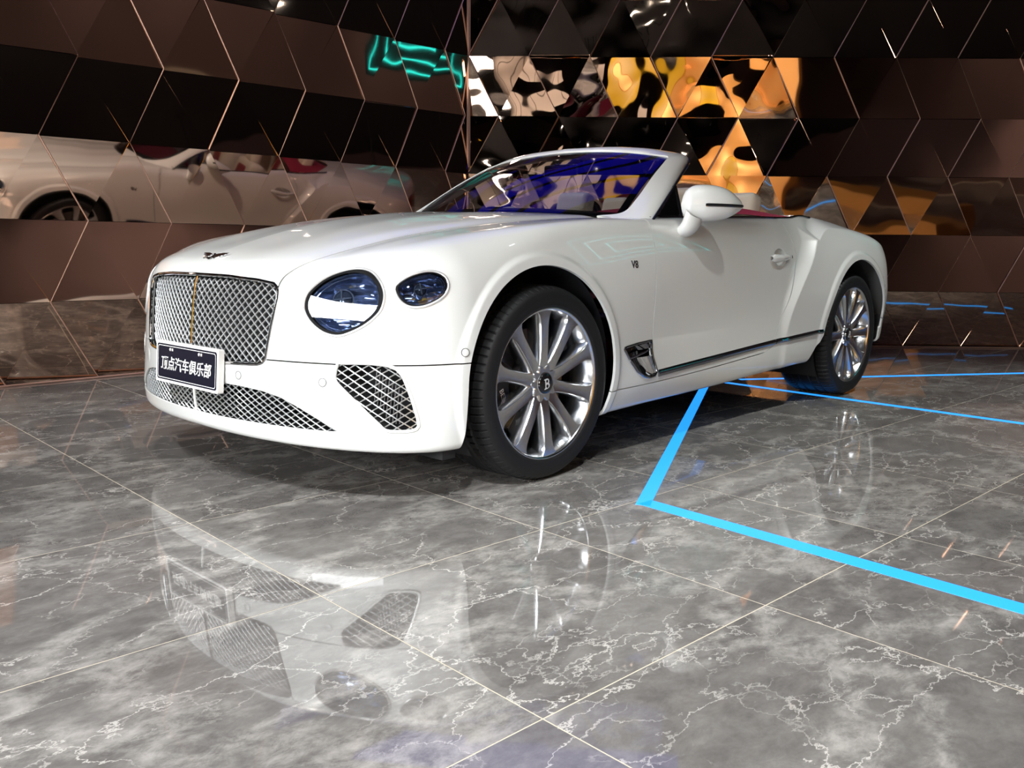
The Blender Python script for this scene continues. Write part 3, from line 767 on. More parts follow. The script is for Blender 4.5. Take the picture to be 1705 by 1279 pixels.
# ---------------------------------------------------------------- side details
def crom(P, n=10):
    P = np.asarray(P, float); out = []
    Q = np.vstack([2 * P[0] - P[1], P, 2 * P[-1] - P[-2]])
    for i in range(1, len(Q) - 2):
        p0, p1, p2, p3 = Q[i - 1:i + 3]
        for t in np.linspace(0, 1, n, endpoint=False): out.append(.5 * (2 * p1 + (p2 - p0) * t + (2 * p0 - 5 * p1 + 4 * p2 - p3) * t * t + (3 * p1 - p0 - 3 * p2 + p3) * t**3))
    out.append(P[-1]); return np.array(out)
STT = Tab1([.70, 1.299, 1.873, 2.45], [.358, .385, .413, .441]); STB = Tab1([.70, 1.298, 1.873, 2.45], [.328, .356, .387, .416])
for s in (-1, 1):
    for x0, x1, nm in ((.731, 1.866, 'door_trim_strip'), (1.874, 2.382, 'sill_trim_strip')):
        b = MB(); G_ = []
        for x in np.linspace(x0, x1, 40):
            row = []
            for t, of in ((0, -.002), (0, .004), (.2, .009), (.5, .011), (.8, .0075), (1, .003), (1, -.002)):
                z = STB(x) + (STT(x) - STB(x)) * t; row.append(side_y(x, z, of) * [1, s, 1])
            G_.append(row)
        b.grid(G_, flip=s > 0)
        for row in (G_[0], G_[-1]): b.add(row, [tuple(range(len(row)))])
        b.build(nm, M_DCHROME2 if 'M_DCHROME2' in globals() else M_DCHROME, CAR)
    # side vent behind the front wheel
    VS = resample(VENT, .008); P = side_y(VS[:, 0], VS[:, 1], .001)
    b = MB(); b.tube(P * [1, s, 1], .0055, 8, closed=True); vt = b.build('side_vent', M_DCHROME, CAR)
    b = MB(); n = len(P); Q = P * [1, 1, 1] - [0, .045, 0]; Q[:, 0] += .02
    b.add(np.vstack([P, Q]) * [1, s, 1], [(i, (i + 1) % n, n + (i + 1) % n, n + i) for i in range(n)]); b.add(Q * [1, s, 1], [tuple(range(n))]); b.build('vent_cavity', M_BLACK, vt, smooth=False)
    b = MB(); A_ = side_y(np.linspace(.505, .69, 10), np.linspace(.424, .452, 10), -.010); b.tube(A_ * [1, s, 1], .005, 8, sy=.6, up=(0, 1, 0)); b.build('vent_fin', M_DCHROME, vt)
    for (xa, za, xb, zb_) in ((.60, .475, .685, .484), (.612, .400, .70, .345)):
        b = MB(); G_ = []
        for t in np.linspace(0, 1, 12):
            if za > .45: c0 = np.array([.665 + .02 * (1 - t), .462 + .022 * t]); w_ = .05
            else: c0 = np.array([.675 + .035 * t, .428 - .085 * t]); w_ = .055 - .01 * t
            G_.append([side_y(c0[0] - w_ * u, c0[1] - .006 * u, -.003 - .035 * u * u) * [1, s, 1] for u in np.linspace(0, 1, 6)])
        b.grid(G_); b.build('vent_scoop', M_CHROME if za < .45 else M_DCHROME, vt)
    # door handle: recessed cup and bridge
    th = np.linspace(0, 2 * np.pi, 49)[:-1]; rim = side_y(HCUP[0] + HCUP[2] * np.cos(th), HCUP[1] + HCUP[3] * np.sin(th))
    c = rim.mean(0); b = MB(); G_ = []
    for k, d in ((1, 0), (.98, .010), (.92, .034), (.6, .056), (.05, .060)):
        r = c + (rim - c) * k; r[:, 1] -= d - (0 if k == 1 else .0) ; G_.append(np.vstack([r, r[:1]]) * [1, s, 1])
    b.grid(G_, flip=s < 0); hd = fixnormals(b.build('door_handle', M_PAINT, CAR))
    G_ = []
    for t in np.linspace(0, 1, 22):
        x = 1.800 + .240 * t; zc = .842 + .006 * t; hh = (.021 - .010 * t) * min(1, (t + .02) / .10)**.5 * min(1, (1.02 - t) / .08)**.5; oo = .012 + .022 * math.sin(math.pi * min(1, t * 1.05 + .02))**.7
        y = side_y(x, zc)[..., 1]
        G_.append([(x, s * (y + oo - .012 + .012 * math.cos(a)), zc + hh * math.sin(a)) for a in np.linspace(0, 2 * math.pi, 15)])
    b = MB(); b.grid(G_, flip=s < 0); fixnormals(b.build('handle_bar', M_PAINT, hd))
    P = side_y(2.028, .845); N = normal(P[None])[0]; disc_on(P * [1, s, 1], N * [1, s, 1], .009, 'lock_button', M_CHROME, hd, h=.02)
    # wing emblem "8" behind the front wheel
    P = side_y(.555, .819, .0005); N = normal(P[None])[0] * [1, s, 1]; P = P * [1, s, 1]
    N = Vector(N); up = Vector((0, 0, 1)); up = (up - N * up.dot(N)).normalized(); rt = up.cross(N)
    me = text_mesh('V8', .044, .0015, offset=.0010); o = link('engine_badge', me, M_DCHROME, CAR)
    o.matrix_local = Matrix(((rt.x, up.x, N.x, P[0]), (rt.y, up.y, N.y, P[1]), (rt.z, up.z, N.z, P[2]), (0, 0, 0, 1)))
    # tail lamp and dark valance strip at the rear corner
    b = MB(); xs = np.linspace(3.285, 3.62, 20); G_ = [[side_y(x, z, .003) * [1, s, 1] for z in (.448, .466, .486)] for x in xs]; b.grid(G_, flip=s > 0); fixnormals(b.build('rear_trim_strip', M_DCHROME, CAR))
    b = MB(); th = np.linspace(0, 2 * np.pi, 33)[:-1]
    G_ = []
    for k in (1, .9, .5, .05):
        A_ = .62 + .20 * k * np.cos(th); Z_ = .80 + .075 * k * np.sin(th); lo = np.full_like(A_, 3.0); hi = np.full_like(A_, 4.1)
        for _ in range(24):
            mid = (lo + hi) / 2; v = Fbody(np.stack([mid, A_, Z_], -1)) <= 0; lo = np.where(v, mid, lo); hi = np.where(v, hi, mid)
        r = np.stack([lo + .004 + .006 * (1 - k), A_ * s, Z_], -1); G_.append(np.vstack([r, r[:1]]))
    b.grid(G_); fixnormals(b.build('tail_lamp', M_TAIL, CAR))

# ---------------------------------------------------------------- windscreen, mirrors, interior
OUT = np.array([(.735, .878, .985), (.83, .85, 1.035), (1.04, .785, 1.145), (1.245, .72, 1.255), (1.365, .682, 1.322), (1.415, .640, 1.351), (1.385, .56, 1.367), (1.315, .3, 1.392), (1.285, 0, 1.40)])
INN = np.array([(.66, .66, 1.030), (.75, .735, 1.046), (.873, .722, 1.112), (1.053, .682, 1.222), (1.195, .650, 1.300), (1.258, .630, 1.334), (1.25, .56, 1.347), (1.225, .3, 1.376), (1.205, 0, 1.384)])
OC, IC = crom(OUT, 12), crom(INN, 12)
OA = np.vstack([OC, OC[::-1][1:] * [1, -1, 1]]); IA = np.vstack([IC, IC[::-1][1:] * [1, -1, 1]])
tang = np.gradient(OA, axis=0); G_ = []
for i in range(len(OA)):
    o_, i_ = OA[i], IA[i]; w_ = o_ - i_; t_ = tang[i] / np.linalg.norm(tang[i]); nn = np.cross(t_, w_); nn /= np.linalg.norm(nn) + 1e-9
    if nn[2] < 0 and abs(o_[1]) < .5: nn = -nn
    if abs(o_[1]) >= .5 and nn[1] * o_[1] < 0: nn = -nn
    L = np.linalg.norm(w_); row = []
    for u, h in ((0, -.004), (.02, .003), (.2, .012), (.45, .019), (.7, .019), (.9, .011), (1, -.004), (1.0, -.022), (.6, -.038), (.1, -.03), (0, -.004)):
        row.append(i_ + w_ * u + nn * (h if h < 0 else h * (1 - .6 * sstep(.45, .65, abs(o_[1])))))
    G_.append(row)
b = MB(); b.grid(G_); wf = fixnormals(b.build('windscreen_frame', M_PAINT, CAR, angle=50))
# glass
M_GLASS = bpy.data.materials.new('windscreen_glass'); M_GLASS.use_nodes = True
_n = M_GLASS.node_tree; _n.nodes.remove(_n.nodes['Principled BSDF']); _out = _n.nodes['Material Output']
_g = _n.nodes.new('ShaderNodeBsdfGlossy'); _g.inputs['Roughness'].default_value = .005; _t = _n.nodes.new('ShaderNodeBsdfTransparent'); _t.inputs[0].default_value = (.62, .66, .70, 1)
_f = _n.nodes.new('ShaderNodeFresnel'); _f.inputs[0].default_value = 1.85; _mx = _n.nodes.new('ShaderNodeMixShader')
_n.links.new(_f.outputs[0], _mx.inputs[0]); _n.links.new(_t.outputs[0], _mx.inputs[1]); _n.links.new(_g.outputs[0], _mx.inputs[2]); _n.links.new(_mx.outputs[0], _out.inputs[0])
def glass_pt(s, t):
    """s in -1..1 across, t in 0..1 up"""
    ab, at = .735 * s, .628 * s
    pb = np.array([xglass(abs(ab)) + .0, ab, 0]); pb[2] = float(TOP(np.array(pb[0]), np.array(abs(ab)))) + .002
    pt = np.array([1.202 + .135 * at * at, at, 1.384 - .115 * at * at - .012 * abs(s)**6])
    p = pb + (pt - pb) * t; p += np.array([-.5, 0, .86]) * .022 * math.sin(math.pi * t) * (1 - .3 * s * s); return p
b = MB(); b.grid([[glass_pt(s, t) for s in np.linspace(-1, 1, 49)] for t in np.linspace(0, 1, 25)]); fixnormals(b.build('windscreen_glass', M_GLASS, CAR))
# black border print round the glass, wiper cowl
for nm, pts in (('screen_lower_band', [[glass_pt(s, t) + np.array([.004, 0, -.004]) for s in np.linspace(-1, 1, 41)] for t in (-.02, .02, .06)]),):
    b = MB(); b.grid(pts); b.build(nm, M_BLACK, CAR)
for s in (-1, 1):
    b = MB(); b.grid([[glass_pt(s * q, t) + np.array([.003, 0, -.003]) for q in (.955, .98, 1.0)] for t in np.linspace(0, 1, 20)]); b.build('screen_side_band', M_BLACK, CAR)
b = MB(); b.grid([[glass_pt(s, t) + np.array([.003, 0, -.003]) for s in np.linspace(-1, 1, 31)] for t in (.965, .985, 1.0)]); b.build('screen_upper_band', M_BLACK, CAR)
b = MB(); b.grid([[(xglass(abs(y)) - .02 + .06 * u, y, float(TOP(np.array(xglass(abs(y)) - .02 + .06 * u), np.array(abs(y)))) - .006) for y in np.linspace(-.70, .70, 41)] for u in (0, .5, 1)]); b.build('cowl_panel', M_BLACK, CAR)
# rubber seal along the outer edge of each pillar, quarter windows
for s in (-1, 1):
    k = OC[6:56] * [1, s, 1] + [.006, s * .002, -.008]; b = MB(); b.tube(k, .0075, 8); b.build('pillar_seal', M_SEAL, CAR)
    A0, A1, A2 = np.array([.865, .838, 1.028]), np.array([1.075, .835, 1.034]), np.array([1.115, .770, 1.178])
    b = MB(); b.tube([A1 * [1, s, 1], A2 * [1, s, 1]], .013, 8, sy=.6); b.tube([A0 * [1, s, 1], A1 * [1, s, 1]], .006, 8); b.tube([A0 * [1, s, 1], A2 * [1, s, 1]], .007, 8); q = b.build('quarter_window', M_BLACK, CAR)
    b = MB(); off = np.array([0, s * .003, 0]); b.add([A0 * [1, s, 1], A1 * [1, s, 1], A2 * [1, s, 1], A0 * [1, s, 1] + off, A1 * [1, s, 1] + off, A2 * [1, s, 1] + off], [(0, 1, 2), (5, 4, 3), (0, 1, 4, 3), (1, 2, 5, 4), (2, 0, 3, 5)]); b.build('pane', M_GLASS, q, smooth=False)
    # chrome belt moulding
    bx = np.linspace(.80, 2.50, 60); ba = .842 - .03 * sstep(1.9, 2.5, bx)
    zz = []
    for x_, a_ in zip(bx, ba):
        zz.append(float(raycast(np.array([x_, a_ + .004, 1.4]), np.array([[0., 0., -1.]]), .1, .9, 200)[0, 2]))
    P = np.stack([bx, (ba + .002) * s, np.array(zz) + .002], -1); b = MB(); b.tube(P, .008, 8); b.build('belt_moulding', M_DCHROME, CAR)
    b = MB(); b.grid([[P[i] - [0, s * u, .0 + w_] for u, w_ in ((.002, .004), (.03, .006), (.06, .03), (.07, .30), (.07, .55))] for i in range(len(P))]); fixnormals(b.build('door_card', M_CREAM, CAR))
# door mirrors
def make_mirror(s):
    e = np.array([.90, .436, 0]); f = np.array([-.436, .90, 0]); C_ = np.array([1.090, .990, 1.082]) + (np.array([.17, -.035, -.005]) if s > 0 else 0)     # f points forward and outward
    T_ = [0, .03, .10, .25, .45, .62, .78, .90, .97, 1.0]; up = [.006, .035, .070, .090, .092, .085, .066, .040, .018, .002]; dn = [.010, .035, .056, .070, .070, .064, .050, .030, .014, .002]; dp = [.006, .030, .052, .072, .078, .072, .056, .036, .018, .002]
    tt = np.linspace(0, 1, 31); tt = .5 - .5 * np.cos(np.pi * tt)
    U, D, Q = (np.maximum(spl(T_, v, tt), .001) for v in (up, dn, dp)); G_ = []
    for t, u, d, q in zip(tt, U, D, Q):
        row = []
        for a in np.linspace(0, 2 * np.pi, 33):
            cz = math.sin(a); cf = math.cos(a); z = (u if cz > 0 else d) * math.copysign(abs(cz)**.85, cz); ff = q * (cf if cf > 0 else .45 * math.copysign(abs(cf)**.5, cf))
            row.append((C_ + e * (t - .5) * .325 + f * ff * .9 + [0, 0, z]) * [1, s, 1])
        G_.append(row)
    b = MB(); b.grid(G_); b.add(G_[0], [tuple(range(32))]); b.add(G_[-1], [tuple(range(32))]); root = fixnormals(b.build('door_mirror', M_PAINT, CAR, angle=80))
    # indicator strip on the front face
    ts = np.linspace(.26, .985, 24); qs = np.interp(ts, tt, Q); P = np.array([C_ + e * (t - .5) * .325 + f * (q * .9 - .001) + [0, 0, .000] for t, q in zip(ts, qs)]) * [1, s, 1]
    b = MB(); b.tube(P, [.0055] + [.0075] * 22 + [.006], 8, up=(0, 0, 1), sy=1); b.build('repeater_strip', M_BLACK, root)
    b = MB(); b.tube(P + np.array([0, 0, -.0065]) + np.array([f[0], s * f[1], 0]) * .0015, .0022, 6); b.build('repeater_chrome', M_CHROME, root)
    # mirror glass on the rear
    c0 = C_ - f * .026; b = MB(); R_ = []
    for k in (1, .6, .02): R_.append([(c0 + e * (.112 * k * math.cos(a)) + [0, 0, .008 + .066 * k * math.sin(a)] - f * .008) * [1, s, 1] for a in np.linspace(0, 2 * np.pi, 33)])
    b.grid(R_); fixnormals(b.build('mirror_glass', M_CHROME, root))
    # stem
    A_ = crom([(.985, .885, .955), (.985, .915, .965), (.985, .945, .995), (.995, .960, 1.05)], 6) * [1, s, 1]
    b = MB(); n_ = len(A_); G_ = []
    for i, p in enumerate(A_):
        k = i / (n_ - 1); rx = .050 + .012 * k; ry = .030 + .018 * k
        G_.append([p + np.array([rx * math.cos(a), s * ry * math.sin(a) * .6, -ry * math.sin(a) * .6]) for a in np.linspace(0, 2 * np.pi, 25)])
    b.grid(G_); fixnormals(b.build('mirror_stem', M_PAINT, root))
for s in (-1, 1): make_mirror(s)

# interior
def cushion(name, mt, parent, c, size, r=.05, rot=None, n=8, puff=.0):
    """rounded block"""
    sx, sy, sz = size; bm = bmesh.new(); bmesh.ops.create_cube(bm, size=1)
    bmesh.ops.scale(bm, vec=size, verts=bm.verts)
    bmesh.ops.bevel(bm, geom=bm.edges[:], offset=min(r, .49 * min(size)), segments=5, profile=.6, affect='EDGES')
    M = Matrix.Translation(c) @ (rot if rot is not None else Matrix.Identity(4)); bmesh.ops.transform(bm, matrix=M, verts=bm.verts)
    me = bpy.data.meshes.new(name); bm.to_mesh(me); bm.free(); me.polygons.foreach_set('use_smooth', np.ones(len(me.polygons), bool)); return link(name, me, mt, parent)
for s in (-1, 1):
    Rb = Matrix.Rotation(math.radians(14), 4, 'Y')
    st = cushion('front_seat', M_CREAM, CAR, (1.45, s * .38, .56), (.52, .50, .18), .07)
    cushion('seat_backrest', M_CREAM, st, (1.72, s * .38, .84), (.16, .48, .52), .07, Rb)
    cushion('backrest_insert', M_RED, st, (1.665, s * .38, .84), (.08, .26, .42), .035, Rb)
    cushion('headrest', M_CREAM, st, (1.80, s * .38, 1.145), (.11, .24, .15), .05, Rb)
    rs = cushion('rear_seat', M_CREAM, CAR, (2.10, s * .33, .60), (.40, .44, .20), .07)
    cushion('seat_backrest', M_CREAM, rs, (2.31, s * .36, .88), (.13, .46, .46), .06, Rb)
    cushion('backrest_insert', M_RED, rs, (2.262, s * .36, .86), (.07, .24, .36), .03, Rb)
    cushion('headrest', M_CREAM, rs, (2.35, s * .46, 1.135), (.12, .20, .16), .045, Rb)
b = MB(); b.box((.75, -.80, .38), (2.5, .80, .46)); b.build('cabin_floor', M_RED, CAR, smooth=False)
b = MB(); b.box((1.05, -.13, .44), (2.3, .13, .70)); b.build('centre_console', M_RED, CAR, smooth=False, bevel=.03)
G_ = [[(x, y, z - .05 * (y / .8)**2) for y in np.linspace(-.80, .80, 25)] for x, z in ((.72, .985), (.85, 1.01), (1.0, 1.005), (1.06, .98), (1.10, .90), (1.08, .75), (1.0, .60))]
b = MB(); b.grid(G_); fixnormals(b.build('dashboard', M_RED, CAR))
Ms = Matrix.Translation((1.13, .38, .93)) @ Matrix.Rotation(math.radians(-66), 4, 'Y')
b = MB(); b.tube([Ms @ Vector((.185 * math.cos(a), .185 * math.sin(a), 0)) for a in np.linspace(0, 2 * math.pi, 49)[:-1]], .015, 10, closed=True); sw = b.build('steering_wheel', M_CREAM, CAR)
b = MB(); b.lathe([(.07, -.02), (.07, .01), (.05, .02), (0, .022)], 24, Ms)
for a in (0, 120, 240): b.box((.05, -.02, -.008), (.18, .02, .006), Ms @ Matrix.Rotation(math.radians(a + 90), 4, 'Z'))
b.build('wheel_centre', M_BLACK, sw)
b = MB(); b.tube([(1.14, 0, 1.33), (1.20, 0, 1.31)], .008, 6); b.build('mirror_arm', M_BLACK, CAR); cushion('rear_view_mirror', M_BLACK, CAR, (1.20, 0, 1.295), (.03, .22, .06), .014)
# folded roof cover behind the rear seats
G_ = []
for u in np.linspace(0, 1, 22):
    row = []
    for v in np.linspace(-1, 1, 41):
        hw = .79 - .05 * u**3; x = 2.16 + .47 * u - .10 * (1 - u) * abs(v)**2; zb_ = 1.062 + .012 * u; zt = 1.150 - .075 * u**1.5
        z = zb_ + (zt - zb_) * (1 - abs(v)**3.2) * min(1, (u + .02) * 6)**.4 - .02 * u**6; row.append((x, hw * v, z))
    G_.append(row)
b = MB(); b.grid(G_); fixnormals(b.build('roof_cover', M_REDCLOTH, CAR, angle=180))
b = MB(); b.box((2.36, -.80, .45), (2.42, .80, 1.06)); b.build('rear_bulkhead', M_RED, CAR, smooth=False)
# ---------------------------------------------------------------- the show stand: floor, mirrored walls, ceiling, hall
def obj_coords(m):
    tc = nd(m, 'ShaderNodeTexCoord'); return tc
M_MARBLE = mat('grey_marble', (.2, .19, .18), .03, 0, 0, ior=1.9)
def _marble(m):
    b = bsdf(m); geo = nd(m, 'ShaderNodeNewGeometry'); oi = nd(m, 'ShaderNodeObjectInfo')
    mul = nd(m, 'ShaderNodeMath', operation='MULTIPLY'); mul.inputs[1].default_value = 37.0; lk(m, oi.outputs['Random'], mul.inputs[0])
    cmb = nd(m, 'ShaderNodeCombineXYZ'); lk(m, mul.outputs[0], cmb.inputs[2])
    add = nd(m, 'ShaderNodeVectorMath', operation='ADD'); lk(m, geo.outputs['Position'], add.inputs[0]); lk(m, cmb.outputs[0], add.inputs[1])
    mp = nd(m, 'ShaderNodeMapping'); mp.inputs['Rotation'].default_value = (0, 0, .75); mp.inputs['Scale'].default_value = (.8, 1.25, 1.0); lk(m, add.outputs[0], mp.inputs[0])
    P0 = mp.outputs[0]
    def noise(scale, detail, rough, dist, src=P0):
        n = nd(m, 'ShaderNodeTexNoise'); n.inputs['Scale'].default_value = scale; n.inputs['Detail'].default_value = detail; n.inputs['Roughness'].default_value = rough; n.inputs['Distortion'].default_value = dist; lk(m, src, n.inputs['Vector']); return n
    def warp(scale, detail, amp):
        n = noise(scale, detail, .62, 0); s = nd(m, 'ShaderNodeVectorMath', operation='SUBTRACT'); s.inputs[1].default_value = (.5, .5, .5); lk(m, n.outputs['Color'], s.inputs[0])
        k = nd(m, 'ShaderNodeVectorMath', operation='SCALE'); k.inputs['Scale'].default_value = amp; lk(m, s.outputs[0], k.inputs[0])
        a = nd(m, 'ShaderNodeVectorMath', operation='ADD'); lk(m, P0, a.inputs[0]); lk(m, k.outputs[0], a.inputs[1]); return a.outputs[0]
    def rng(src, a0, a1, b0, b1):
        r = nd(m, 'ShaderNodeMapRange'); r.interpolation_type = 'SMOOTHSTEP'
        for n_, v_ in (('From Min', a0), ('From Max', a1), ('To Min', b0), ('To Max', b1)): r.inputs[n_].default_value = v_
        lk(m, src, r.inputs['Value']); return r.outputs[0]
    def mth(op, a, c):
        r = nd(m, 'ShaderNodeMath', operation=op)
        for i_, v_ in ((0, a), (1, c)):
            if isinstance(v_, float): r.inputs[i_].default_value = v_
            else: lk(m, v_, r.inputs[i_])
        return r.outputs[0]
    def cracks(scale, wscale, wamp, w0, w1):
        v = nd(m, 'ShaderNodeTexVoronoi', feature='DISTANCE_TO_EDGE'); v.inputs['Scale'].default_value = scale; lk(m, warp(wscale, 7, wamp), v.inputs['Vector']); return rng(v.outputs['Distance'], w0, w1, 1.0, 0.0)
    fine = noise(14, 9, .72, .3); base = noise(3.2, 9, .66, .5); big = noise(1.1, 4, .5, .3)
    f1 = rng(base.outputs['Fac'], .30, .72, .0, 1.0); f2 = rng(fine.outputs['Fac'], .30, .72, .0, 1.0)
    f = mth('ADD', mth('MULTIPLY', f1, .45), mth('MULTIPLY', f2, .55))
    cr = nd(m, 'ShaderNodeValToRGB'); lk(m, f, cr.inputs[0]); e = cr.color_ramp.elements
    e[0].position = .10; e[0].color = (.112, .103, .098, 1); e[1].position = .92; e[1].color = (.215, .200, .190, 1); q = e.new(.5); q.color = (.155, .144, .136, 1)
    m1 = rng(noise(2.0, 5, .6, 0).outputs['Fac'], .36, .56, .15, 1.0); m2 = rng(noise(3.1, 5, .6, 0).outputs['Fac'], .46, .62, .0, 1.0)
    c1 = mth('MULTIPLY', cracks(3.0, 3.4, .40, .0, .013), m1); c2 = mth('MULTIPLY', cracks(7.0, 6.0, .22, .0, .026), m2); c3 = mth('MULTIPLY', mth('MULTIPLY', cracks(1.7, 2.4, .55, .0, .12), f2), .50)
    c = mth('MAXIMUM', mth('MULTIPLY', c1, .90), mth('MAXIMUM', mth('MULTIPLY', c2, .60), c3))
    fin = nd(m, 'ShaderNodeMix', data_type='RGBA'); lk(m, c, fin.inputs[0]); lk(m, cr.outputs[0], fin.inputs[6]); fin.inputs[7].default_value = (.52, .49, .455, 1)
    lk(m, fin.outputs[2], b.inputs['Base Color'])
_marble(M_MARBLE)
M_GROUT = mat('cream_grout', (.52, .46, .36), .5)

b = MB(); b.box((-13, -13, -.06), (13, 13, -.0006)); FLOOR = tag(b.build('floor', M_GROUT, smooth=False), 'glossy grey veined marble floor laid in large square tiles', kind='structure')
TH = -.068; TU = np.array([math.cos(TH), math.sin(TH)]); TV = np.array([-math.sin(TH), math.cos(TH)]); TO = np.array([-.53, -2.135])
b = MB(); h_ = .4 - .0019; b.prism([(-h_, -h_), (h_, -h_), (h_, h_), (-h_, h_)], -.02, 0); TILE = mesh('floor_tile', b.V, b.F, False); TILE.materials.append(M_MARBLE)
WALL_K = np.array([3.237, 2.79]); WDL = np.array([1.0, -.021]); WDL /= np.linalg.norm(WDL); WDR = np.array([.662, -.75]); WDR /= np.linalg.norm(WDR)
NL = np.array([-WDL[1], WDL[0]]) * -1; NR = np.array([WDR[1], -WDR[0]])      # normals into the stand
_tn = 0
for i in range(-6, 15):
    for j in range(-7, 9):
        c = TO + TU * .8 * (i + .5) + TV * .8 * (j + .5)
        if (c - WALL_K) @ NL < -.75 or (c - WALL_K) @ NR < -.75: continue
        if np.hypot(*(c - np.array([1.2, -.6]))) > 5.6: continue
        o = bpy.data.objects.new('floor_tile', TILE); COL.objects.link(o); o.parent = FLOOR; o.location = (c[0], c[1], 0); o.rotation_euler = (0, 0, TH + math.pi / 2 * ((i * 7 + j * 3) % 4)); _tn += 1
# the remaining far tiles: plain marble slab in one piece
b = MB()
for i in range(-15, 17):
    for j in range(-14, 16):
        c = TO + TU * .8 * (i + .5) + TV * .8 * (j + .5)
        if (c - WALL_K) @ NL < -.75 or (c - WALL_K) @ NR < -.75 or max(abs(c[0]), abs(c[1])) > 12.4: continue
        if -6 <= i < 15 and -7 <= j < 9 and not np.hypot(*(c - np.array([1.2, -.6]))) > 5.6: continue
        b.prism([tuple(c + TU * h_ * p + TV * h_ * q) for p, q in ((-1, -1), (1, -1), (1, 1), (-1, 1))], -.02, 0)
o = b.build('far_floor_tiles', M_MARBLE, FLOOR, smooth=False); o['kind'] = 'stuff'

# blue light strips let into the floor
M_LED = mat('blue_led', (.02, .2, .6), .3, emit=(.02, .29, 1.0), es=1.35)
def floor_led(p0, p1, w, label, ext0=0, ext1=0):
    p0, p1 = Vector((*p0, 0)), Vector((*p1, 0)); d = (p1 - p0).normalized(); n = Vector((-d.y, d.x, 0)); p0 = p0 - d * ext0; p1 = p1 + d * ext1
    b = MB(); pts = [p0 - n * w / 2, p1 - n * w / 2, p1 + n * w / 2, p0 + n * w / 2]; b.prism([(v.x, v.y) for v in pts], -.004, .0012); o = b.build('floor_light_strip', None, smooth=False)
    o.data.materials.append(M_LED); tag(o, label, 'light strip', 'blue light strips in the floor')
    return o
floor_led((.008, -1.40), (2.70, -.075), .052, 'blue floor light strip running under the car from the front corner', .036)
floor_led((.012, -1.40), (-.42, -6.2), .072, 'thick blue floor light strip crossing the foreground marble to the right', 0)
floor_led((2.735, -.20), (2.42, -4.6), .050, 'blue floor light strip crossing the floor beside the rear wheel')
floor_led((2.93, -.19), (6.0, -2.40), .050, 'blue floor light strip nearest the mirrored wall behind the rear wheel')

# faceted mirror walls
M_BRONZE = mat('bronze_mirror', (.60, .44, .345), .035, 1)
def _dents(m, sc, st, dist):
    tc = nd(m, 'ShaderNodeNewGeometry'); n = nd(m, 'ShaderNodeTexNoise'); n.inputs['Scale'].default_value = sc; n.inputs['Detail'].default_value = 0.6; n.inputs['Roughness'].default_value = .45
    bp = nd(m, 'ShaderNodeBump'); bp.inputs['Strength'].default_value = st; bp.inputs['Distance'].default_value = dist
    lk(m, tc.outputs['Position'], n.inputs['Vector']); lk(m, n.outputs['Fac'], bp.inputs['Height']); lk(m, bp.outputs[0], bsdf(m).inputs['Normal'])
_dents(M_BRONZE, 2.2, 1.0, .007)
M_BRONZE2 = mat('bronze_mirror_dented', (.60, .44, .345), .035, 1); _dents(M_BRONZE2, 2.6, 1.0, .034)
M_COPPER = mat('copper_trim', (.62, .38, .28), .5, .75)
RH = .514
def clip_poly(P, f):
    out = []
    for k in range(len(P)):
        a, c = P[k], P[(k + 1) % len(P)]; fa, fc = f(a), f(c)
        if fa >= 0: out.append(a)
        if (fa >= 0) != (fc >= 0): t = fa / (fa - fc); out.append(tuple(a[i] + (c[i] - a[i]) * t for i in range(2)))
    return out
rnd = random.Random(7)
